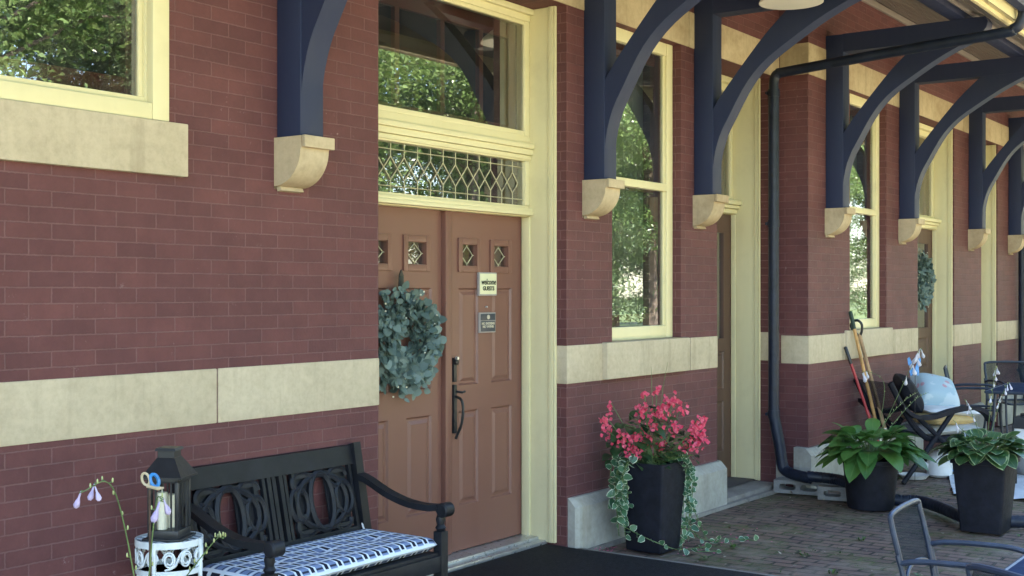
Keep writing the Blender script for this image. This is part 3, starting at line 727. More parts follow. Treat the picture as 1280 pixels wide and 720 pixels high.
text_part('NO SMOKING',.021,M['gold'],s,(0,-.0185,-.006),bold=.0008); text_part('NO VAPING',.021,M['gold'],s,(0,-.0185,-.025),bold=.0008)
m=MB(); m.M=Matrix.Translation((0,-.018,.034))@Matrix.Rotation(R(90),4,'X'); m.lathe([(.014,0),(.014,.002),(.004,.003)],n=16); m.build('emblem',M['gold'],s)
m=MB(); m.M=Matrix.Translation((6.127,.330,1.548))@Matrix.Rotation(R(90),4,'X'); m.lathe([(.006,0),(.006,.012),(.003,.015)],n=10); tag(m.build('door_viewer',M['steel']),'tiny metal peephole in the brown door above the dark plaque','peephole')

# pendant lamp under the canopy
L0=(7.94,-.90,3.60); zc=topz(L0[1])
lp=empty('pendant_lamp',L0); tag(lp,'white enamel dome pendant lamp hanging under the canopy boards','lamp')
m=MB(); m.lathe([(.215,0),(.213,.012),(.19,.045),(.13,.095),(.06,.13),(.045,.16),(.045,.2),(.03,.21),(.03,.2),(.04,.155),(.055,.122),(.125,.087),(.183,.04),(.207,.004)],n=40); m.build('lamp_shade',M['lampwhite'],lp)
m=MB(); m.tube([(0,0,.2),(0,0,zc-L0[2]+.01)],.012,10); m.lathe([(.06,zc-L0[2]-.02),(.05,zc-L0[2]+.012)],n=18); m.build('stem',M['lampwhite'],lp)
m=MB(); m.blob((0,0,.07),(.04,.04,.055),14,10); m.build('bulb',M['bulb'],lp)

# downspouts
def downspout(label,x,yw,zb,tipy,with_tail):
    root=empty('downspout',(x,yw,0)); tag(root,label,'downspout','black downspouts on the depot wall')
    r=.044
    m=MB(); m.tube([(0,-.052,.62),(0,-.052,3.30)],r,14); m.build('pipe',M['pipe'],root)
    m=MB(); m.tube(smooth_path([(0,-.052,3.28),(0,-.056,3.38),(0,-.09,3.425),(0,-.18,3.437),(0,-1.0,3.495),(0,tipy+.16,3.545),(0,tipy+.06,3.565),(0,tipy+.01,3.60),(0,tipy-.01,3.66),(0,tipy-.012,3.70)],6),r*.93,14); m.build('offset_pipe',M['pipe'],root)
    m=MB(); m.tube(smooth_path([(0,-.052,.64),(.0,-.058,.60),(.0,-.10,.40),(.0,-.125,.24),(-.0,-.15,.19),(-.02,-.22,.165),(-.06,-.34,.155),(-.07,-.40,.152)],6),r*1.05,14); m.build('elbow',M['pipe'],root)
    for z in (.64,2.2,3.27): m=MB(); m.lathe([(r-.002,z-.03),(r+.005,z-.03),(r+.005,z+.03),(r-.002,z+.03)],0,-.052,16); m.box(-.055,.055,-.012,.0,z-.012,z+.012,.003); m.build('strap',M['pipe'],root)
    return root
downspout('black downspout in the wall corner with its elbow on cinder blocks',9.525,-.03,0,-1.985,True)
downspout('far black downspout behind the pink flowers at the end of the wall',16.78,BAY-.01,0,-1.76,False)
# corrugated hose
pts=smooth_path([(9.455,-.40,.165),(9.50,-.60,.155),(9.40,-.78,.145),(9.36,-.95,.09),(9.45,-1.12,.045),(9.50,-1.28,.045),(9.30,-1.50,.045),(9.02,-1.74,.045),(8.98,-1.92,.045),(9.08,-2.15,.045),(9.30,-2.5,.045),(9.7,-3.0,.045)],16)
rs=[.044+.0022*math.sin(i*2.6) for i in range(len(pts))]
m=MB(); m.tube(pts,rs,12); tag(m.build('drain_hose',M['pipe']),'black corrugated drain hose winding past the hosta pots over the pavers','hose')
# cinder blocks (holes towards the viewer)
def cinder(name,cx,cy,rz,label):
    root=empty(name,(cx,cy,0),rz); tag(root,label,'cinder block','cinder blocks under the downspout elbow')
    L,T,Hh=.40,.17,.105   # y length, x depth, height
    m=MB(); hs=[(-.155,-.02,.028,.078),(.02,.155,.028,.078)]
    ys=[-L/2,-.155,-.02,.02,.155,L/2]; zs=[0,.028,.078,Hh]
    for i in range(5):
        for j in range(3):
            my,mz=(ys[i]+ys[i+1])/2,(zs[j]+zs[j+1])/2
            if any(h[0]<my<h[1] and h[2]<mz<h[3] for h in hs): continue
            for x in (-T/2,T/2): m.quad((x,ys[i],zs[j]),(x,ys[i+1],zs[j]),(x,ys[i+1],zs[j+1]),(x,ys[i],zs[j+1]))
    for h in hs:
        n=14; ring=[]
        for k in range(n):
            a=2*PI*k/n; c_,s__=math.cos(a),math.sin(a); e=.55
            ring.append(((h[0]+h[1])/2+(h[1]-h[0])/2*math.copysign(abs(c_)**e,c_),(h[2]+h[3])/2+(h[3]-h[2])/2*math.copysign(abs(s__)**e,s__)))
        for k in range(n):
            p,q=ring[k],ring[(k+1)%n]; m.quad((-T/2+.001,p[0],p[1]),(-T/2+.001,q[0],q[1]),(T/2-.001,q[0],q[1]),(T/2-.001,p[0],p[1]))
        # corner fillets on both faces
        for x in (-T/2,T/2):
            for sy,sz,ks in ((1,1,range(0,4)),( -1,1,range(3,7)),(-1,-1,range(7,11)),(1,-1,range(10,14))):
                cy2=h[1] if sy>0 else h[0]; cz2=h[3] if sz>0 else h[2]
                seg=[ring[k%n] for k in ks]
                for p,q in zip(seg,seg[1:]): m.add([(x,cy2,cz2),(x,p[0],p[1]),(x,q[0],q[1])],[(0,1,2)])
    m.quad((-T/2,-L/2,Hh),(T/2,-L/2,Hh),(T/2,L/2,Hh),(-T/2,L/2,Hh)); m.quad((-T/2,-L/2,0),(T/2,-L/2,0),(T/2,L/2,0),(-T/2,L/2,0))
    for y in (-L/2,L/2): m.quad((-T/2,y,0),(T/2,y,0),(T/2,y,Hh),(-T/2,y,Hh))
    m.build('block',M['cinder'],root,smooth=None); return root
cinder('cinder_block',9.62,-.275,R(8),'grey cinder block under the downspout elbow against the wall corner')
cinder('cinder_block',9.51,-.69,R(14),'grey cinder block lying between the first block and the hosta pot')

# ------------------------------------------------------------------ bench
X0,X1=3.43,4.565
b=empty('garden_bench',((X0+X1)/2,-.35,0)); tag(b,'black wooden garden bench with carved scroll back against the brick wall','bench')
hw=(X1-X0)/2
def yb(z): return .23+.10*(z-.42)/.47     # back leans toward the wall
def leg_mb(sx,front):
    m=MB(); x=sx*(hw-.025)
    if front:
        m.box(x-.025,x+.025,-.265,-.215,0,.52,.004); m.lathe([(.018,.52),(.026,.535),(.018,.55),(.023,.575),(.016,.60),(.026,.615),(.022,.62)],x,-.24,14)
    else:
        m.prism([(.20,0),(.25,0),(.25,.40),(.335,.885),(.29,.90),(.205,.42)],'x',x-.025,x+.025)
    return m
for sx in (-1,1):
    for fr in (0,1): leg_mb(sx,fr).build('leg',M['blackwood'],b)
    m=MB(); x=sx*(hw-.025)
    path=smooth_path([(x,.262,.735),(x,.20,.715),(x,.08,.665),(x,-.05,.632),(x,-.17,.625),(x,-.25,.635)],6)
    vs=[];fs=[]
    for i,p in enumerate(path):
        for dx_,dz in ((-.028,-.016),(.028,-.016),(.028,.014),(-.028,.014)): vs.append((p.x+dx_,p.y,p.z+dz))
    n=len(path); fs=[(0,1,2,3),(4*n-4,4*n-1,4*n-2,4*n-3)]
    for i in range(n-1):
        for k in range(4): fs.append((4*i+k,4*i+(k+1)%4,4*i+4+(k+1)%4,4*i+4+k))
    m.add(vs,fs); m.M=Matrix.Translation((x,-.268,.622))@Matrix.Rotation(R(90),4,'Y'); m.lathe([(.001,-.034),(.026,-.034),(.034,-.028),(.034,.028),(.026,.034),(.001,.034)],n=18); m.build('armrest',M['blackwood'],b)
# seat
m=MB()
for k in range(6): m.box(-hw+.05,hw-.05,-.25+k*.075,-.25+k*.075+.062,.405,.425,.004)
m.box(-hw+.05,hw-.05,-.262,-.235,.335,.41,.004); m.box(-hw+.05,hw-.05,.20,.23,.335,.41,.004); m.build('seat',M['blackwood'],b)
# back: rails, divider, stiles and pierced scrolls
m=MB()
def plank(x0,x1,z0,z1,t=.026,off=0):
    p=[(yb(z0)-t/2-off,z0),(yb(z0)+t/2-off,z0),(yb(z1)+t/2-off,z1),(yb(z1)-t/2-off,z1)]; m.prism(p,'x',x0,x1)
plank(-hw+.05,hw-.05,.795,.885,.036); plank(-hw+.05,hw-.05,.45,.50,.03)
for x in (-.052,-.022,.022+.0): plank(x,x+.022,.50,.795)
for s in (-1,1):
    xi,xo=sorted((s*.052,s*(hw-.05)))
    for x in (xi+.0,xo-.03,xi+.052 if s>0 else xo-.085): plank(x,x+.018,.50,.795,.022)
    cx=(xi+xo)/2; cz=.645
    def ringtube(cx,cz,a,bb,rr,a0=0,a1=2*PI):
        pts=[]
        for i in range(29):
            q=a0+(a1-a0)*i/28; z=cz+bb*math.sin(q); pts.append((cx+a*math.cos(q),yb(z),z))
        m.tube(pts,rr,6)
    ringtube(cx,cz,.075,.135,.017); ringtube(cx,cz,.165,.125,.016)
    for t in (-1,1):
        ringtube(cx+t*.15,cz,.055,.075,.015); ringtube(cx+t*.12,cz+.10,.06,.045,.014,0,PI*1.5); ringtube(cx+t*.12,cz-.10,.06,.045,.014,PI*.5,PI*2)
    for u0,u1 in ((xi+.06,cx-.045),(cx+.045,xo-.04)): plank(u0,u1,.51,.785,.008,-.014)
    plank(xi+.07,xo-.05,.765,.782,.018); plank(xi+.07,xo-.05,.512,.53,.018)
m.build('backrest',M['blackwood'],b)
# cushion: a thing of its own lying on the seat
cu=MB(); nx,ny=60,18; W_,D_=hw*2-.075,.455; z0=.0
def cush(u,v,top):
    e=min(u,1-u,.06)/.06; f=min(v,1-v,.10)/.10; q=math.sqrt(max(0,1-(1-e)**2))*math.sqrt(max(0,1-(1-f)**2))
    tuft=0
    for tu in (.2,.5,.8):
        d2=((u-tu)*W_)**2+((v-.5)*D_)**2; tuft+=.018*math.exp(-d2/.0022)
    h=.032+.036*q-tuft*.8 if top else .032-.030*q
    return (-W_/2+W_*u, -D_/2+D_*v, h)
vs=[];uv=[];fs=[]
for top in (1,0):
    for j in range(ny+1):
        for i in range(nx+1): vs.append(cush(i/nx,j/ny,top)); uv.append((i/nx,j/ny))
n=(nx+1)*(ny+1)
for t in (0,1):
    for j in range(ny):
        for i in range(nx):
            a=t*n+j*(nx+1)+i; fs.append((a,a+1,a+nx+2,a+nx+1) if t==0 else (a,a+nx+1,a+nx+2,a+1))
cu.add(vs,fs,uv)
cs=empty('bench_cushion',((X0+X1)/2,-.365,.428)); tag(cs,'blue, white and navy trellis patterned cushion on the black bench','cushion')
cu.build('cover',M['cushion'],cs,smooth=60)
for sx in (-1,1):
    m=MB(); m.tube(smooth_path([(sx*W_*.48,.215,.035),(sx*W_*.485,.24,.07),(sx*W_*.50,.255,.085),(sx*W_*.51,.25,.05),(sx*W_*.515,.26,.02)]),.005,6); m.build('tie',M['cushwhite'],cs)

# ------------------------------------------------------------------ plant stand and lantern
st=empty('plant_stand',(3.22,-.27,0)); tag(st,'round white iron plant stand with scrollwork beside the bench','plant stand')
def band(m,r,z0,z1,t=.005,n=40):
    m.lathe([(r-t,z0),(r,z0),(r,z1),(r-t,z1),(r-t,z0)],n=n)
m=MB(); band(m,.132,.642,.668); band(m,.130,.535,.556); m.build('rim',M['whitemetal'],st)
m=MB()
for k in range(-3,4): hw_=math.sqrt(.128**2-(k*.036)**2); m.tube([(k*.036,-hw_,.660),(k*.036,hw_,.660)],.004,6)
m.tube([(-.128,0,.660),(.128,0,.660)],.005,6); m.build('shelf',M['whitemetal'],st)
m=MB()
for k in range(6):   # paired scroll loops and a leaf bar in each bay
    a0=2*PI*k/6+.1
    def sc_pt(u,z): a=a0+u/.127; return (.127*math.cos(a),.127*math.sin(a),z)
    for sgn in (-1,1):
        m.tube([sc_pt(sgn*(.033+.0)+ (.024-.013*i/26)*math.cos(i*.46)*sgn, .598+(.034-.020*i/26)*math.sin(i*.46)) for i in range(27)],.0042,5)
    m.tube(smooth_path([sc_pt(-.05,.560),sc_pt(-.012,.575),sc_pt(.012,.622),sc_pt(.05,.640)]),.0045,5)
m.build('scrollwork',M['whitemetal'],st)
for k in range(4):
    a=PI/4+k*PI/2-.35; m=MB(); x,y=.131*math.cos(a),.131*math.sin(a)
    m.tube([(x,y,.665),(x,y,.30),(x*1.05,y*1.05,.12),(x*1.25,y*1.25,.0)],.0085,8); m.build('leg',M['whitemetal'],st)
m=MB(); band(m,.127,.20,.215); m.build('lower_ring',M['whitemetal'],st)
ln=empty('candle_lantern',(3.22,-.27,.668),R(28)); tag(ln,'black metal candle lantern standing on the white plant stand','lantern')
m=MB(); a=.064; m.box(-a,a,-a,a,0,.035,.004); m.box(-.080,.080,-.080,.080,-.004,.004,.002); m.build('base',M['black'],ln)
m=MB()
for sx in (-1,1):
    for sy in (-1,1): m.box(sx*a-.008*(1+sx),sx*a+.008*(1-sx),sy*a-.008*(1+sy),sy*a+.008*(1-sy),.035,.235,.002)
for sx in (-1,1):
    for t in (-.5,0,.5):
        if t==0: continue
        m.box(sx*(a-.006)-.003,sx*(a-.006)+.003,t*a-.003,t*a+.003,.035,.235); m.box(t*a-.003,t*a+.003,sx*(a-.006)-.003,sx*(a-.006)+.003,.035,.235)
m.box(-a,a,-a,-a+.014,.222,.238,.002); m.box(-a,a,a-.014,a,.222,.238,.002); m.box(-a,-a+.014,-a,a,.222,.238,.002); m.box(a-.014,a,-a,a,.222,.238,.002)
m.build('frame',M['black'],ln)
m=MB(); 
def frus(m,a0,z0,a1,z1): m.add([(-a0,-a0,z0),(a0,-a0,z0),(a0,a0,z0),(-a0,a0,z0),(-a1,-a1,z1),(a1,-a1,z1),(a1,a1,z1),(-a1,a1,z1)],[(0,3,2,1),(4,5,6,7),(0,1,5,4),(1,2,6,5),(2,3,7,6),(3,0,4,7)])
frus(m,.084,.238,.084,.246); frus(m,.082,.246,.036,.318); frus(m,.034,.318,.034,.345); frus(m,.043,.345,.039,.356)
m.build('roof_cap',M['black'],ln)
m=MB()
for c_x,c_y,h_ in ((.018,.0,.13),(-.028,.018,.145)): m.lathe([(.021,.036),(.021,.036+h_),(.003,.036+h_-.004),(.002,.05+h_)],c_x,c_y,16)
m.build('candle',M['candle'],ln)
# little dragonfly stake
dk=empty('dragonfly_stake',(2.99,-.44,0)); tag(dk,'thin brown garden stake topped by a blue and cream looped dragonfly','garden stake')
m=MB(); m.tube([(.0,0,0),(.005,.0,.5),(.0,0,.90)],.0045,6); m.build('stick',M['twig'],dk)
def loop(m,c,a,bb,r,tilt):
    pts=[]
    for i in range(17):
        q=2*PI*i/16; u=a*math.cos(q); v=bb*math.sin(q); pts.append((c[0]+.58*(u*math.cos(tilt)-v*math.sin(tilt)),c[1]-.8*(u*math.cos(tilt)-v*math.sin(tilt)),c[2]+u*math.sin(tilt)+v*math.cos(tilt)))
    m.tube(pts,r,6)
m=MB(); loop(m,(.012,-.014,.935),.015,.024,.007,.35); m.build('wing',M['bluefly'],dk)
m=MB(); loop(m,(-.008,.012,.94),.014,.023,.005,.3); m.tube([(-.006,.008,.915),(.02,-.03,.905),(.03,-.045,.908)],[.007,.008,.003],8); m.build('body',M['tan'],dk)

# ------------------------------------------------------------------ potted plants
def square_pot(root,w0,w1,h,rz=0,name='pot',lip=True,mat='blackplastic',panel=False):
    m=MB(); m.M=Matrix.Rotation(rz,4,'Z')
    def ring(w,z,r=.018):
        pts=[]
        for sx,sy,a0 in ((1,1,0),(-1,1,PI/2),(-1,-1,PI),(1,-1,1.5*PI)):
            for k in range(4): a=a0+PI/2*k/3; pts.append((sx*(w/2-r)+r*math.cos(a),sy*(w/2-r)+r*math.sin(a),z))
        return pts
    rings=[ring(w0,0),ring(w0+.004,.01)]
    rings+= [ring(w0+(w1-w0)*t,h*t) for t in (.25,.5,.75,.93)]
    if lip: rings+=[ring(w1+.018,h*.935),ring(w1+.022,h)]
    else: rings+=[ring(w1,h)]
    rings+=[ring(w1-.03,h),ring(w1-.04,h-.06)]
    n=16; vs=[p for r in rings for p in r]; fs=[tuple(reversed(range(n)))]
    for i in range(len(rings)-1):
        for k in range(n): fs.append((i*n+k,i*n+(k+1)%n,(i+1)*n+(k+1)%n,(i+1)*n+k))
    m.add(vs,fs); o=m.build(name,M[mat],root,smooth=30)
    s=MB(); s.M=Matrix.Rotation(rz,4,'Z'); s.box(-w1/2+.02,w1/2-.02,-w1/2+.02,w1/2-.02,h-.06,h-.035,.008); s.build('soil',M['soil'],root); return o
def hosta_foliage(root,z,n,Lr,Wk,mat,seed,spread=1.0,rise=.10):
    r=random.Random(seed); m=MB(); st=MB()
    for k in range(n):
        a=2*PI*(k*.381966)+r.uniform(-.3,.3); tier=k/n      # outer low leaves first
        el=R(-6+72*tier+r.uniform(-12,12)); L=r.uniform(*Lr)*(1.1-.35*tier)
        pet=r.uniform(.10,.17)*(spread)*(1-.25*tier)
        d=Vector((math.cos(a)*math.cos(el),math.sin(a)*math.cos(el),math.sin(el)))
        b0=Vector((.05*math.cos(a),.05*math.sin(a),z)); b1=b0+Vector((math.cos(a)*pet*.9,math.sin(a)*pet*.9,rise*(.5+tier*1.1)))
        st.tube([b0,(b0+b1)/2+Vector((0,0,.03)),b1],[.005,.004,.003],5)
        d2=Vector((d.x,d.y,d.z*.55)); m.leaf(b1,d2,(r.uniform(-.25,.25),r.uniform(-.25,.25),1),L,L*Wk*r.uniform(.85,1.1),droop=r.uniform(.35,.85),fold=r.uniform(.08,.28),seg=8,pw=.65)
    m.build('leaves',M[mat],root,smooth=80); st.build('stalks',M['stem'],root)
def hosta_scape(root,pts,flowers,mat,r0=.0024,buds=0,seed=1,size=.045,start=.45):
    """flower stalk with hanging trumpets and small buds"""
    r=random.Random(seed); st=MB(); P=smooth_path(pts,8); n=len(P); st.tube(P,[r0*(1-.5*i/n) for i in range(n)],6)
    fl=MB(); bd=MB()
    def trumpet(p,d,L):
        d=Vector(d).normalized(); s1=d.cross(Vector((.3,.8,.4))).normalized(); s2=d.cross(s1); k=8; vs=[];fs=[]
        prof=[(0,.035),(.12,.05),(.4,.07),(.62,.15),(.82,.19),(1.0,.10)]
        for t,w in prof:
            for j in range(k):
                q=2*PI*j/k; ww=w*L*(1 if t<.9 else (1.25 if j%2 else .8)); vs.append(p+d*(t*L*(1 if t<.9 or j%2==0 else .93))+(s1*math.cos(q)+s2*math.sin(q))*ww)
        for i in range(len(prof)-1):
            for j in range(k): fs.append((i*k+j,i*k+(j+1)%k,(i+1)*k+(j+1)%k,(i+1)*k+j))
        fl.add(vs,fs)
    for i in range(flowers):
        t=start+(1-start)*(i+.5)/flowers; p=P[min(n-1,int(t*(n-1)))]; a=r.uniform(0,2*PI)
        dd=Vector((math.cos(a)*.35,math.sin(a)*.35,-1)); st.tube([p,p+Vector((dd.x*.02,dd.y*.02,.002))],.0015,4); trumpet(p+Vector((dd.x*.02,dd.y*.02,0)),dd,size*r.uniform(.8,1.15))
    for i in range(buds):
        t=.35+.6*(i+.5)/buds; p=P[min(n-1,int(t*(n-1)))]; a=i*2.4; q=p+Vector((math.cos(a)*.009,math.sin(a)*.009,.004)); st.tube([p,q],.0014,4); bd.blob(q+Vector((0,0,.003)),(.0026,.0026,.0065),6,5)
    st.build('flower_stalk',M['stem'],root)
    if flowers: fl.build('blossoms',M[mat],root,smooth=60)
    if buds: bd.build('seed_buds',M['budgreen'],root)

# begonia planter by the window
bp=empty('begonia_planter',(6.985,-.365,0)); tag(bp,'tall black square planter of coral pink begonias and trailing variegated vine','potted plant')
square_pot(bp,.255,.325,.56,lip=False)
r=random.Random(11); m=MB(); st=MB()
for k in range(150):
    a=r.uniform(0,2*PI); q=math.sqrt(r.random()); z=.55+r.uniform(.0,.36)*(1-.5*q*q); uu,ww=q*.27*math.cos(a),q*.16*math.sin(a); p=Vector((uu*.58+ww*.81,-uu*.81+ww*.58,z))
    d=Vector((math.cos(a),math.sin(a),r.uniform(-.5,.4))); L=r.uniform(.06,.10); m.leaf(p,d,(r.uniform(-.4,.4),r.uniform(-.6,.2),1),L,L*.72,droop=.5,fold=.2,seg=5)
    if k%4==0: st.tube([(0.05*math.cos(a),.05*math.sin(a),.54),(p.x*.6,p.y*.6,p.z-.02),p],.0035,5)
m.build('foliage',M['begonialeaf'],bp,smooth=80); 
cl=[(820,497,4,8),(802,500,5,9),(762,514,4,6),(840,508,6,14),(832,513,8,16),(827,520,7,12),(849,521,6,12),(803,520,8,16),(817,524,7,12),(754,532,7,14),(757,550,7,12),(835,528,4,6),(807,542,4,7),(816,546,7,12),(838,543,8,16),(772,553,6,10),(780,562,8,16),(788,552,7,12),(790,571,9,18),(802,553,6,12),(810,565,8,16),(822,563,7,14),(872,533,7,14),(863,547,7,14),(873,547,9,22),(870,558,9,22),(870,566,6,10),(850,566,6,10),(857,561,4,6)]
fl=MB()
for a,b_,rr,n in cl:
    lat=(a-815)/195; cz=.56+(585-b_)/198; rad=rr/170; dep=r.uniform(-.12,.0)
    cx,cy=lat*.58+dep*.81,-lat*.81+dep*.58
    st.tube(smooth_path([(cx*.3,cy*.3,.56),(cx*.7,cy*.7,.60+.6*max(0,cz-.60)),(cx,cy,cz+rad*.6)],4),.0028,5)
    for k in range(int(n*1.15)):
        p=Vector((cx,cy,cz))+Vector((r.gauss(0,1)*rad*.55,r.gauss(0,1)*rad*.55,r.gauss(0,1)*rad*.6))
        nr=Vector((r.uniform(-1,.1),r.uniform(-1,.1),r.uniform(-.4,.5))).normalized()
        s1=nr.cross(Vector((0,.3,1))).normalized(); s2=nr.cross(s1)
        for j in range(4):
            q=j*PI/2+r.uniform(-.2,.2); d=(s1*math.cos(q)+s2*math.sin(q))*1.0+nr*.35; L=r.uniform(.011,.019); fl.leaf(p,d,nr,L,L*1.05,droop=.1,fold=-.2,seg=4,round_=.8,pw=.55)
fl.build('blossoms',M['pink'],bp,smooth=80)
for sx,t in ((.02,.14),(.17,.16)): st.tube([(sx*.5,0,.8),(sx,.02,1.02),(sx*1.5,.03,1.02+t)],[.003,.002,.001],5)
st.build('stalks',M['stem'],bp)
# trailing vine: two curtains and runners on the paving
vn=MB(); vs_=MB(); tips=[]
def runner(pts,step,L0):
    P=smooth_path(pts,10); vs_.tube(P,.003,5)
    acc=0
    for i in range(1,len(P)):
        acc+=(P[i]-P[i-1]).length
        if acc>step:
            acc=0; a=r.uniform(0,2*PI)
            d=Vector((r.uniform(-1,.6),r.uniform(-1,.5),r.uniform(-.6,.7))); L=L0*r.uniform(.75,1.2)
            vn.leaf(P[i],d,(-.55,-.8,.5),L,L*.80,droop=.25,fold=.16,seg=5,round_=.85,pw=.55)
for k in range(9):
    x=r.uniform(-.20,-.13); y=r.uniform(.03,.17); zend=r.choice((.06,.10,.16,.22,.30))
    runner([(x*.7,y*.7,.55),(x,y-.01,.585),(x-.04,y+.02,.52),(x-.045+r.uniform(-.02,.02),y+.02,.38),(x-.02+r.uniform(-.03,.03),y+.015,zend)],.026,.056)
for k in range(8):
    x=r.uniform(.10,.19); y=r.uniform(-.17,-.10); zend=r.choice((.20,.26,.32,.12,.05))
    runner([(x*.7,y*.6,.55),(x,y-.01,.585),(x+.03,y-.03,.5),(x+.045+r.uniform(-.02,.02),y-.03,.38),(x+.04+r.uniform(-.03,.03),y-.03,zend)],.028,.050)
runner([(-.20,.10,.16),(-.185,-.06,.10),(-.10,-.19,.04),(.0,-.22,.02),(.10,-.27,.02),(.16,-.30,.02)],.045,.05)
runner([(.19,-.18,.10),(.30,-.2,.03),(.42,-.25,.02),(.5,-.36,.02),(.52,-.48,.02)],.06,.045)
runner([(.20,-.16,.3),(.27,-.19,.15),(.33,-.22,.03),(.36,-.30,.02)],.06,.045)
runner([(.05,-.26,.02),(.0,-.33,.02),(.08,-.42,.02)],.06,.045)
vn.build('trailing_vine',M['vine'],bp,smooth=80); vs_.build('vine_stem',M['stem'],bp)

# fallen petals and crumbs
pt=MB()
for k in range(70):
    x=r.choice((r.gauss(6.75,.10),r.gauss(7.05,.22),r.gauss(7.5,.25))); y=r.gauss(-.62,.14) if x>6.85 else r.gauss(-.17,.05)
    L=r.uniform(.01,.02); pt.leaf((x,y,.012),(r.uniform(-1,1),r.uniform(-1,1),.1),(0,0,1),L,L*.8,droop=0,fold=.2,seg=3)
tag(pt.build('fallen_petals',M['hotpink'],smooth=None),'pink petals fallen on the pavers around the begonia planter','petals',kind='stuff')

# green hosta in a round pot
h1=empty('hosta_pot',(9.27,-.98,0)); tag(h1,'bright green broad leaved hosta in a round black pot by the drain hose','potted plant','hostas in black pots')
m=MB(); m.lathe([(.165,0),(.172,.02),(.205,.34),(.222,.345),(.222,.375),(.20,.375),(.195,.33)],n=30); m.build('pot',M['blackplastic'],h1); m=MB(); m.lathe([(.0,.335),(.195,.33)],n=24); m.build('soil',M['soil'],h1)
hosta_foliage(h1,.35,100,(.19,.29),.55,'hosta',21,1.2,.13)
hosta_scape(h1,[(0,0,.4),(.15,-.10,.60),(.35,-.22,.80),(.45,-.3,.86)],0,'whitepetal',buds=14,seed=4)
hosta_scape(h1,[(0,0,.4),(.10,-.13,.75),(.20,-.27,1.12),(.23,-.32,1.22)],9,'whitepetal',buds=6,seed=14,size=.075,start=.55)
hosta_scape(h1,[(0,0,.4),(.10,-.05,.70),(.12,-.06,.95),(.02,.02,1.03),(-.05,.06,1.02)],5,'whitepetal',buds=4,seed=15,size=.065,start=.82)
hosta_scape(h1,[(0,0,.4),(.25,-.02,.62),(.48,-.10,.78),(.66,-.15,.84)],0,'whitepetal',buds=14,seed=6)
# cream edged hosta in a square pot
h2=empty('hosta_pot',(8.86,-1.93,0)); tag(h2,'cream edged hosta with white flower spikes in a tall square black planter','potted plant','hostas in black pots')
square_pot(h2,.27,.36,.50,lip=True)
hosta_foliage(h2,.48,80,(.15,.20),.80,'hostavar',33,1.0,.09)
for k,(dx_,dy_,hh,nf) in enumerate(((.05,-.05,1.13,6),(.10,-.10,1.02,5),(-.03,.10,.90,4),(-.10,.14,.76,3),(.05,-.06,.66,4))):
    hosta_scape(h2,[(0,0,.5),(dx_*.5,dy_*.5,.5+.5*(hh-.5)),(dx_,dy_,hh-.06),(dx_*1.3,dy_*1.3,hh)],nf,'whitepetal',buds=5,seed=40+k,size=.048)
# hosta at the left, close to the camera: tall pot below the picture
h3=empty('hosta_pot',(2.10,-1.55,0)); tag(h3,'lilac flowered hosta in a tall pot in front of the bench and lantern','potted plant','hostas in black pots')
square_pot(h3,.28,.36,.66)
hosta_foliage(h3,.64,34,(.10,.16),.6,'hostavar',52,.8,.06)
def scape3(tip,nf,nb,seed,start,lean,size=.045): hosta_scape(h3,[(0,0,.66),(lean[0]*.3,lean[1]*.3,.66+(tip[2]-.66)*.45),(lean[0],lean[1],tip[2]-.01),tip],nf,'purple',buds=nb,seed=seed,start=start,size=size)

# ------------------------------------------------------------------ tools leaning on the wall
def tool(name,label,p0,p1,mat,r_,grip,kind):
    """p0 foot, p1 top"""
    root=empty(name,p0); tag(root,label,'garden tool','long handled tools leaning on the wall'); d=Vector(p1)-Vector(p0); L=d.length
    q=Vector((0,0,1)).rotation_difference(d).to_matrix().to_4x4()
    m=MB(); m.M=q; m.tube([(0,0,.24),(0,0,L*.5),(0,0,L-.10)],r_,10); m.build('shaft',M[mat],root)
    m=MB(); m.M=q
    if kind=='dhandle': m.tube(smooth_path([(0,0,L-.12),(-.012,.03,L-.08),(-.012,.05,L-.02),(0,.03,L+.02),(0,-.02,L+.02),(0,-.045,L-.02),(0,-.03,L-.08),(0,0,L-.12)]),.012,8)
    else: m.tube([(0,0,L-.16),(0,0,L-.01),(0,0,L)],[r_*1.18,r_*1.25,r_*.7],10)
    m.build('grip',M[grip],root)
    m=MB(); m.M=q
    if kind=='rake':
        m.tube([(0,0,.26),(0,0,.06)],.012,8); m.box(-.16,.16,-.012,.012,.05,.07,.003)
        for k in range(12): m.tube([(-.154+.028*k,0,.06),(-.154+.028*k,-.03,.045),(-.154+.028*k,-.05,.0)],.0035,5)
    else:
        m.tube([(0,0,.42),(0,0,.22)],[.019,.022],10); vs=[];fs=[]
        for i in range(9):
            t=i/8; w=.10*(1 if t<.55 else math.sqrt(max(0,1-((t-.55)/.45)**2)))+.002; z=.24-.24*t
            for k in range(7): u=k/6*2-1; vs.append((u*w,-.035*(1-u*u)+.01,z))
        for i in range(8):
            for k in range(6): a=i*7+k; fs.append((a,a+1,a+8,a+7))
        m.add(vs,fs)
    m.build('head',M['steel' if kind!='rake' else 'black'],root)
    return root
tool('garden_rake','garden rake with thin red handle and black grip leaning on the wall',(10.78,-.62,.02),(10.60,-.285,1.16),'redhandle',.013,'black','rake')
tool('garden_shovel','tall shovel with orange wood handle and green grip leaning on the wall',(10.86,-.58,.02),(10.71,-.29,1.47),'wood',.015,'greenrubber','shovel')
tool('garden_spade','spade with pale wood handle and black loop grip leaning on the wall',(10.98,-.62,.02),(10.85,-.295,1.36),'wood2',.017,'black','dhandle')

# ------------------------------------------------------------------ recliner with cushions
rc=empty('recliner_chair',(11.1,-.80,0),R(-38)); tag(rc,'dark reclining patio chair heaped with cushions beside the leaning tools','chair')
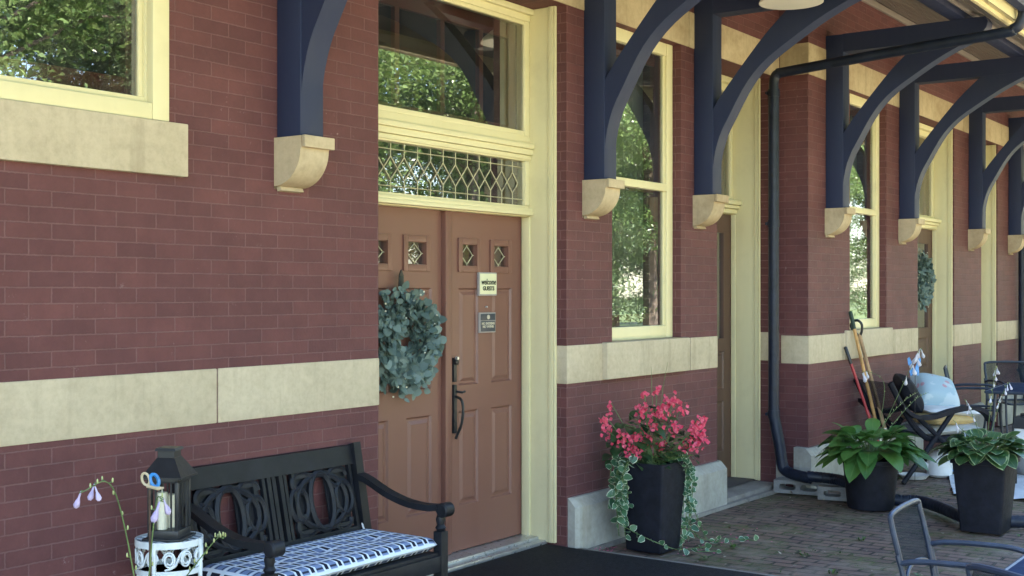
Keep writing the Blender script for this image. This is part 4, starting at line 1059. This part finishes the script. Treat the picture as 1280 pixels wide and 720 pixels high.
# local x forward, y width
m=MB()
for s in (-1,1):
    y=s*.27; m.tube(smooth_path([(-.50,y,.86),(-.36,y,.62),(-.22,y,.44),(-.05,y,.36),(.40,y,.38)]),.028,8)
m.build('side_rail',M['wicker'],rc)
m=MB(); vs=[];P=smooth_path([(-.50,0,.86),(-.36,0,.62),(-.22,0,.44),(-.05,0,.355),(.40,0,.375)]);
for p in P: vs+=[(p.x,-.255,p.z),(p.x,.255,p.z)]
m.add(vs,[(2*i,2*i+1,2*i+3,2*i+2) for i in range(len(P)-1)]); m.build('sling',M['sling'],rc)
for s in (-1,1):
    y=s*.31; m=MB(); path=smooth_path([(-.42,y,.66),(-.30,y,.575),(-.12,y,.56),(.10,y,.61),(.30,y,.63),(.42,y,.585),(.47,y,.52)])
    vs=[];fs=[];n=len(path)
    for p in path:
        for a,c in ((-.045,-.018),(.045,-.018),(.045,.018),(-.045,.018)): vs.append((p.x,p.y+a,p.z+c))
    fs=[(0,1,2,3),(4*n-4,4*n-1,4*n-2,4*n-3)]
    for i in range(n-1):
        for k in range(4): fs.append((4*i+k,4*i+(k+1)%4,4*i+4+(k+1)%4,4*i+4+k))
    m.add(vs,fs); m.build('armrest',M['wicker'],rc)
    for a,bq in (((-.40,.0),(.10,.60)),((.38,.0),(-.25,.56))):
        m=MB(); m.tube([(a[0],y,0),((a[0]+bq[0])/2,y,.29),(bq[0],y,bq[1])],.022,8); m.build('leg',M['wicker'],rc)
def pillow_mb(w,d,h,n=18,pinch=.35):
    m=MB(); vs=[];fs=[]
    for t in (1,-1):
        for j in range(n+1):
            for i in range(n+1):
                u,v=i/n*2-1,j/n*2-1; q=max(0,(1-u**4)*(1-v**4))**.5; k=1-.10*pinch*(1-abs(u)**2)*abs(v)**3; k2=1-.10*pinch*(1-abs(v)**2)*abs(u)**3
                vs.append((u*w/2*k2,v*d/2*k,t*h/2*q))
    N=(n+1)**2
    for t in (0,1):
        for j in range(n):
            for i in range(n):
                a=t*N+j*(n+1)+i; fs.append((a,a+1,a+n+2,a+n+1) if t==0 else (a,a+n+1,a+n+2,a+1))
    m.add(vs,fs); return m
def cushion_thing(name,label,cat,w,d,h,loc,rot,mat):
    o=pillow_mb(w,d,h).build(name,M[mat],None,smooth=70,loc=loc); o.rotation_euler=rot; tag(o,label,cat); return o
cushion_thing('seat_cushion','pale grey cushion at the bottom of the heap on the dark recliner','cushion',.60,.52,.09,(11.21,-.89,.425),(0,R(-3),R(-38)),'cushgrey')
cushion_thing('yellow_cushion','straw yellow cushion between the grey and white ones on the recliner','cushion',.50,.46,.10,(11.25,-.90,.51),(0,R(2),R(-30)),'cushyellow')
cushion_thing('white_cushion','white cushion with dark piping on top of the yellow one','cushion',.52,.44,.07,(11.32,-.93,.585),(R(3),R(3),R(-42)),'cushwhite')
cushion_thing('printed_pillow','plump pale blue pillow with pink print topping the recliner heap','pillow',.40,.38,.26,(11.42,-.82,.715),(R(38),R(12),R(-48)),'pillow')
o=pillow_mb(.34,.30,.16).build('bundled_cover',M['wicker'],None,smooth=70,loc=(11.04,-.70,.74)); o.rotation_euler=(R(20),R(58),R(-38)); tag(o,'dark rolled chair cover against the back of the recliner','cover')
# butterfly stake
bf=empty('butterfly_stake',(10.72,-.86,0)); bf.scale=(.62,.62,1.12); tag(bf,'bright blue metal butterfly on a thin stake in front of the recliner','garden stake')
m=MB(); m.tube([(0,0,0),(.01,0,.86)],.004,6); m.build('stick',M['black'],bf)
for s in (-1,1):
    m=MB(); A=[(.005,.0),(.03,.035),(.075,.085),(.098,.07),(.09,.03),(.06,.0),(.07,-.03),(.055,-.065),(.025,-.05),(.005,-.01)]
    m.prism([(s*x,z+.88) for x,z in A],'y',-.002,.002); m.M=None; o=m.build('wing',M['bluefly'],bf); o.rotation_euler=(0,0,R(-55+s*18))
# white watering kettle under the chair
kt=empty('enamel_kettle',(11.19,-.93,0),R(-50)); tag(kt,'white enamel kettle on the pavers beneath the recliner','kettle')
m=MB(); m.lathe([(.085,0),(.108,.02),(.112,.10),(.10,.17),(.075,.20),(.06,.205)],n=28); m.build('body',M['white'],kt)
m=MB(); m.lathe([(.062,.203),(.05,.222),(.012,.232),(.012,.245),(.018,.255),(.001,.262)],n=20); m.build('lid',M['white'],kt)
m=MB(); m.tube(smooth_path([(-.10,0,.09),(-.15,0,.12),(-.175,0,.175),(-.19,0,.19)]),[.024]*6+[.02]*6+[.014]*7,10); m.build('spout',M['white'],kt)
m=MB(); m.tube(smooth_path([(.10,0,.16),(.15,0,.165),(.165,0,.11),(.15,0,.06),(.108,0,.05)]),.009,8); m.build('handle',M['bluefly'],kt)
m=MB(); m.lathe([(.10,0),(.13,.035),(.126,.035),(.09,.006)],n=24); o=m.build('enamel_bowl',M['white'],None,loc=(10.95,-.78,0)); tag(o,'small white enamel bowl beside the kettle under the recliner','bowl')
# white plastic sheet
m=MB(); nx,ny=26,20; vs=[];fs=[]
c4=[Vector((10.22,-1.33,0)),Vector((11.25,-.99,0)),Vector((12.1,-1.62,0)),Vector((10.30,-1.98,0))]
for j in range(ny+1):
    for i in range(nx+1):
        u,v=i/nx,j/ny; p=c4[0].lerp(c4[1],u).lerp(c4[3].lerp(c4[2],u),v); vs.append((p.x,p.y,.012+.010*math.sin(u*9+v*4)*math.sin(v*7+u*3)+.006*math.sin(u*31+v*17)))
for j in range(ny):
    for i in range(nx): a=j*(nx+1)+i; fs.append((a,a+1,a+nx+2,a+nx+1))
m.add(vs,fs); tag(m.build('plastic_sheet',M['plasticsheet'],smooth=60),'crumpled white plastic sheet spread on the pavers behind the square planter','sheet')

# ------------------------------------------------------------------ metal mesh chairs and tables
def mesh_chair(loc,rz,label,sc_=1.0):
    """local: faces +x; back at -x"""
    root=empty('patio_chair',loc,rz); tag(root,label,'chair','dark mesh patio chairs'); w=.25; root.scale=(sc_,)*3
    bt,seat,arm=.84,.42,.63
    m=MB(); P=[(-.20,-w,.42),(-.235,-w,.62),(-.275,-w,bt-.05),(-.285,-w+.05,bt),(-.285,w-.05,bt),(-.275,w,bt-.05),(-.235,w,.62),(-.20,w,.42)]
    m.tube(smooth_path(P,5),.0135,9); m.build('back_frame',M['chairmetal'],root)
    m=MB(); vs=[];fs=[];ny,nz=12,8
    for j in range(nz+1):
        for i in range(ny+1):
            u=i/ny*2-1; t=j/nz; zl=.52+.065*max(0,1-u*u*1.15)**.5; z=zl+(bt-.005-zl)*t; x=-.22-.068*(z-.5)/(bt-.5)-.02*(1-u*u); vs.append((x,u*(w-.004-(.03*max(0,(z-bt+.05)/.05) if z>bt-.05 else 0)),z))
    for j in range(nz):
        for i in range(ny): a=j*(ny+1)+i; fs.append((a,a+1,a+ny+2,a+ny+1))
    m.add(vs,fs); bk=m.build('backrest',M['sling'],root,smooth=60)
    m=MB(); m.tube([(-.215-.02*(1-u*u),u*(w-.01),.52+.065*max(0,1-u*u*1.15)**.5) for u in [i/10-1 for i in range(21)]],.010,8); m.build('lower_rail',M['chairmetal'],root)
    m=MB(); vs=[];n=10
    for i in range(n+1):
        x=-.21+.46*i/n; z=seat-.02*math.sin(PI*i/n)-(.02*((i/n-.85)/.15) if i/n>.85 else 0); vs+=[(x,-w+.01,z),(x,w-.01,z)]
    m.add(vs,[(2*i,2*i+1,2*i+3,2*i+2) for i in range(n)]); m.build('seat',M['sling'],root,smooth=60)
    m=MB(); m.tube([(-.21,-w,seat),(.24,-w,seat),(.265,-w+.03,seat-.01),(.265,w-.03,seat-.01),(.24,w,seat),(-.21,w,seat),(-.21,-w,seat)],.011,8); m.build('seat_frame',M['chairmetal'],root)
    for s in (-1,1):
        m=MB(); y=s*(w+.014); m.tube(smooth_path([(-.238,y,.62),(-.16,y,.640),(.0,y,.648),(.15,y,.645),(.23,y,.620),(.262,y,.55),(.255,y,.42)],5),.0135,9); m.build('armrest',M['chairmetal'],root)
        m=MB(); m.tube([(.255,y,.43),(.27,y,.2),(.30,y,0)],.0125,8); m.build('leg',M['chairmetal'],root)
        m=MB(); m.tube(smooth_path([(-.245,y,.66),(-.215,y,.55),(-.20,y,.42),(-.235,y,.2),(-.30,y,0)],4),.0135,8); m.build('leg',M['chairmetal'],root)
    return root
def mesh_table(loc,rz,lx,ly,h,label):
    root=empty('patio_table',loc,rz); tag(root,label,'table','dark metal patio tables')
    m=MB(); m.box(-lx/2,lx/2,-ly/2,ly/2,h-.022,h,.008); m.build('tabletop',M['tableblue'],root)
    m=MB()
    for y in (-ly/2-.004,ly/2+.004): m.tube([(-lx/2,y,h-.012),(lx/2,y,h-.012)],.014,8)
    for x in (-lx/2-.004,lx/2+.004): m.tube([(x,-ly/2,h-.012),(x,ly/2,h-.012)],.014,8)
    m.build('edge_frame',M['chairmetal'],root)
    for sx in (-1,1):
        for sy in (-1,1):
            m=MB(); m.tube([(sx*(lx/2-.07),sy*(ly/2-.07),h-.02),(sx*(lx/2-.03),sy*(ly/2-.03),0)],.015,8); m.build('leg',M['chairmetal'],root)
    return root
mesh_chair((5.27,-2.79,-.02),R(-87),'empty dark mesh patio chair with rounded arms before the square hosta planter',.89)
mesh_chair((4.20,-3.456,-.02),R(-35),'patio chair at the near end of the navy table, only its curved back showing',.93)
mesh_table((4.87,-3.58,-.02),0,1.0,.88,.70,'navy metal patio table between the two nearest chairs')
mesh_chair((13.45,-.62,0),R(-75),'far mesh chair turned sideways beside the pale door casing')
mesh_chair((14.55,-.80,0),R(-140),'farthest mesh chair with its square back against the brick pier')
mesh_table((12.75,-1.45,0),R(4),1.25,.80,.71,'dark patio table in front of the two far chairs')
# small white lantern with black top beside the far table
ml=empty('tealight_lantern',(10.95,-1.70,0)); tag(ml,'white box lantern with black cap on a black frame by the far table','lantern')
m=MB(); m.box(-.065,.065,-.065,.065,.32,.50,.006); m.build('body',M['white'],ml)
m=MB(); frus(m,.075,.50,.06,.60); m.box(-.025,.025,-.025,.025,.60,.625,.004); m.build('cap',M['black'],ml)
for sx in (-1,1):
    for sy in (-1,1): m=MB(); m.tube([(sx*.072,sy*.072,.52),(sx*.085,sy*.085,0)],.007,6); m.build('leg',M['black'],ml)
# grey rounded stone pot
m=MB(); m.lathe([(.10,0),(.16,.08),(.18,.2),(.15,.33),(.10,.38),(.09,.37),(.13,.31)],n=24); o=m.build('stoneware_jar',M['cinder'],None,loc=(11.75,-1.55,.0)); tag(o,'rounded grey stoneware jar on the pavers behind the square hosta planter','jar')
# far pink flowers
fp=empty('flower_pot',(14.9,-1.05,0)); tag(fp,'far pot of hot pink flowers against the dark downspout','potted plant')
square_pot(fp,.26,.32,.42); m=MB(); q=MB()
for k in range(120):
    a=r.uniform(0,2*PI); e=math.sqrt(r.random()); L=r.uniform(.05,.10); m.leaf((e*.17*math.cos(a),e*.17*math.sin(a),.42+r.uniform(0,.28)),(math.cos(a),math.sin(a),r.uniform(-.4,.8)),(0,-.4,1),L,L*.6)
for cx,cy,cz in ((.0,-.1,.78),(-.06,-.05,.72),(.07,.05,.70),(-.14,-.12,.5)):
    for k in range(16):
        p=Vector((cx+r.gauss(0,.03),cy+r.gauss(0,.03),cz+r.gauss(0,.03))); L=r.uniform(.03,.05); q.leaf(p,(r.uniform(-1,1),r.uniform(-1,1),r.uniform(-.3,1)),(-.5,-.7,.4),L,L*.9,seg=3)
m.build('foliage',M['weed'],fp,smooth=80); q.build('blossoms',M['hotpink'],fp,smooth=80)

# crumbs of dry leaf, bark and grit blown against the wall and into the joints
lt=MB(); r=random.Random(5)
for k in range(420):
    x=r.uniform(6.5,13.5); y=-abs(r.gauss(.1,.9))-.10
    if x<6.7 and y>-2 or y<-3.6: continue
    L=r.choice((.008,.012,.018,.03)); lt.leaf((x,y,.006),(r.uniform(-1,1),r.uniform(-1,1),r.uniform(-.1,.35)),(0,0,1),L,L*r.uniform(.4,.8),droop=0,fold=.25,seg=3)
tag(lt.build('leaf_litter',M['litter'],smooth=None),'dry leaf crumbs scattered over the brick pavers','litter',kind='stuff')
# weeds between the pavers
wd=MB(); r=random.Random(99)
def tuft(x,y,n,s):
    for k in range(n):
        a=r.uniform(0,2*PI); L=s*r.uniform(.5,1.2); wd.leaf((x+r.gauss(0,s*.3),y+r.gauss(0,s*.3),-.008),(math.cos(a),math.sin(a),r.uniform(.1,1.3)),(0,0,1),L,L*r.uniform(.15,.4),droop=.4,fold=.2,seg=3)
for k in range(260):
    x=r.uniform(4.5,14); y=-r.uniform(.2,3.9)
    if x<6.7 and y>-2: continue
    if r.random()<(.35 if y>-1.2 else .95): tuft(x,y,r.randint(3,9),r.choice((.012,.02,.03)))
for x,y in ((8.05,-1.35),(7.4,-1.2),(7.0,-1.55),(6.6,-1.9),(7.2,-2.0),(6.2,-2.3),(5.6,-2.5),(8.4,-2.35),(9.7,-1.75),(10.4,-.75),(10.9,-.66),(6.95,-.75),(7.35,-.75)): tuft(x,y,16,.05)
tag(wd.build('weeds',M['weed'],smooth=80),'small green weeds growing in the joints of the brick pavers','weeds',kind='stuff')

# ------------------------------------------------------------------ trees across the lawn (seen in the glass)
def tree_mesh(seed,h,w,n,conifer):
    r=random.Random(seed); t=MB(); t.tube([(0,0,0),(.05,.03,h*.35),(-.05,.05,h*.7),(0,0,h*.95)],[.24,.19,.10,.03],9)
    f=MB(); lim=[]
    for k in range(46 if conifer else 30):
        z=h*(.10+.86*k/46) if conifer else h*r.uniform(.22,.9); a=k*2.4+r.uniform(-.4,.4)
        ln_=w*(1.05-z/h)*r.uniform(.8,1.15) if conifer else w*math.sin(PI*min(.98,(z/h-.08)*1.02))*r.uniform(.65,1.1)+.3
        p0=Vector((0,0,z)); p1=Vector((math.cos(a)*ln_,math.sin(a)*ln_,z+(-.12*ln_ if conifer else .35*ln_)))
        pm=(p0+p1)/2+Vector((0,0,.12*ln_)); t.tube([p0,pm,p1],[.05,.03,.008],5); lim.append((p0,pm,p1))
    per=n//len(lim)
    for p0,pm,p1 in lim:
        for k in range(per):
            u=r.uniform(.18,1.05); q=p0.lerp(pm,u*2) if u<.5 else pm.lerp(p1,u*2-1); sp=.30 if conifer else .55
            q=q+Vector((r.gauss(0,sp),r.gauss(0,sp),r.gauss(0,sp*.6))); d=Vector((r.gauss(0,1),r.gauss(0,1),r.gauss(-.3,.6)))
            L=r.uniform(.10,.22) if conifer else r.uniform(.08,.17); W=L*(.28 if conifer else .66)
            d.normalize(); sd=d.cross(Vector((r.gauss(0,.7),r.gauss(0,.7),1))).normalized()*(W*.5); qm=q+d*(L*.45)+Vector((0,0,.02)); f.quad(q,qm+sd,q+d*L,qm-sd,uv=[(.5,0),(1,.5),(.5,1),(0,.5)])
    return t,f
def tree(name,seed,h,w,n,con,leafm):
    root=empty(name,(0,0,0)); t,f=tree_mesh(seed,h,w,n,con); t.build('trunk',M['bark'],root); f.build('crown',M[leafm],root,smooth=None); return root
pine=tree('pine_tree',1,13.,3.4,44000,True,'needle'); maple=tree('maple_tree',2,12.,3.8,42000,False,'treeleaf')
spots=[(3,-15.5,'m'),(8,-17,'p'),(11.5,-14.5,'m'),(15.5,-16,'p'),(19,-14.5,'m'),(22.5,-17,'p'),(26,-15,'m'),(30,-16.5,'p'),(34,-14.5,'m'),(38.5,-16,'p'),(43,-14.5,'m'),(48,-16,'p'),(54,-14.5,'m'),(60,-16,'p'),(67,-15,'m'),(13,-21,'m'),(17.5,-21,'p'),(21,-20,'m'),(25,-21,'p'),(29,-21,'m'),(33,-20,'m'),(37,-22,'p'),(41,-20,'m'),(46,-21,'m'),(52,-21,'p'),(58,-20,'m'),(9,-22,'m'),(-3,-17,'p')]
used=set()
for i,(x,y,k) in enumerate(spots):
    src=pine if k=='p' else maple; o=src if k not in used else copy_tree(src); used.add(k)
    o.location=(x,y,-.04); o.rotation_euler=(0,0,i*1.9); s=.85+.3*((i*37)%10)/10; o.scale=(s,s,s)
    tag(o,('tall dark pine' if k=='p' else 'leafy green maple')+' across the lawn, seen mirrored in the window glass','tree','trees mirrored in the depot windows')

scape3((-.27,-.10,.475+.68),3,9,61,.80,(-.13,-.04),.042)
scape3((-.02,-.10,1.10),3,3,62,.86,(-.01,-.06),.050)
scape3((.14,-.15,.985),0,14,63,.6,(.12,-.13))

# ------------------------------------------------------------------ light
world=bpy.data.worlds.new('World'); sc.world=world; world.use_nodes=True; nt=world.node_tree
bg=nt.nodes['Background']; sky=nt.nodes.new('ShaderNodeTexSky'); sky.sky_type='NISHITA'; sky.sun_disc=False
EL=R(52); sky.sun_elevation=EL; sky.sun_rotation=0.0; sky.air_density=1.0; sky.dust_density=.6; sky.ozone_density=1.0
nt.links.new(sky.outputs[0],bg.inputs[0]); bg.inputs[1].default_value=.13
sl=bpy.data.lights.new('sun','SUN'); sl.energy=5.0; sl.angle=R(.5); sl.color=(1,.95,.86); so=bpy.data.objects.new('sun',sl); col.objects.link(so)
so.rotation_euler=Vector((0,-math.cos(EL),-math.sin(EL))).to_track_quat('-Z','Y').to_euler()
vs=sc.view_settings; vs.view_transform='Standard'; vs.look='None'; vs.exposure=3.25; vs.gamma=1; vs.use_curve_mapping=False
sc.cycles.use_denoising=True; sc.cycles.max_bounces=8; sc.cycles.diffuse_bounces=4; sc.cycles.glossy_bounces=4; sc.cycles.transparent_max_bounces=12; sc.cycles.sample_clamp_indirect=6
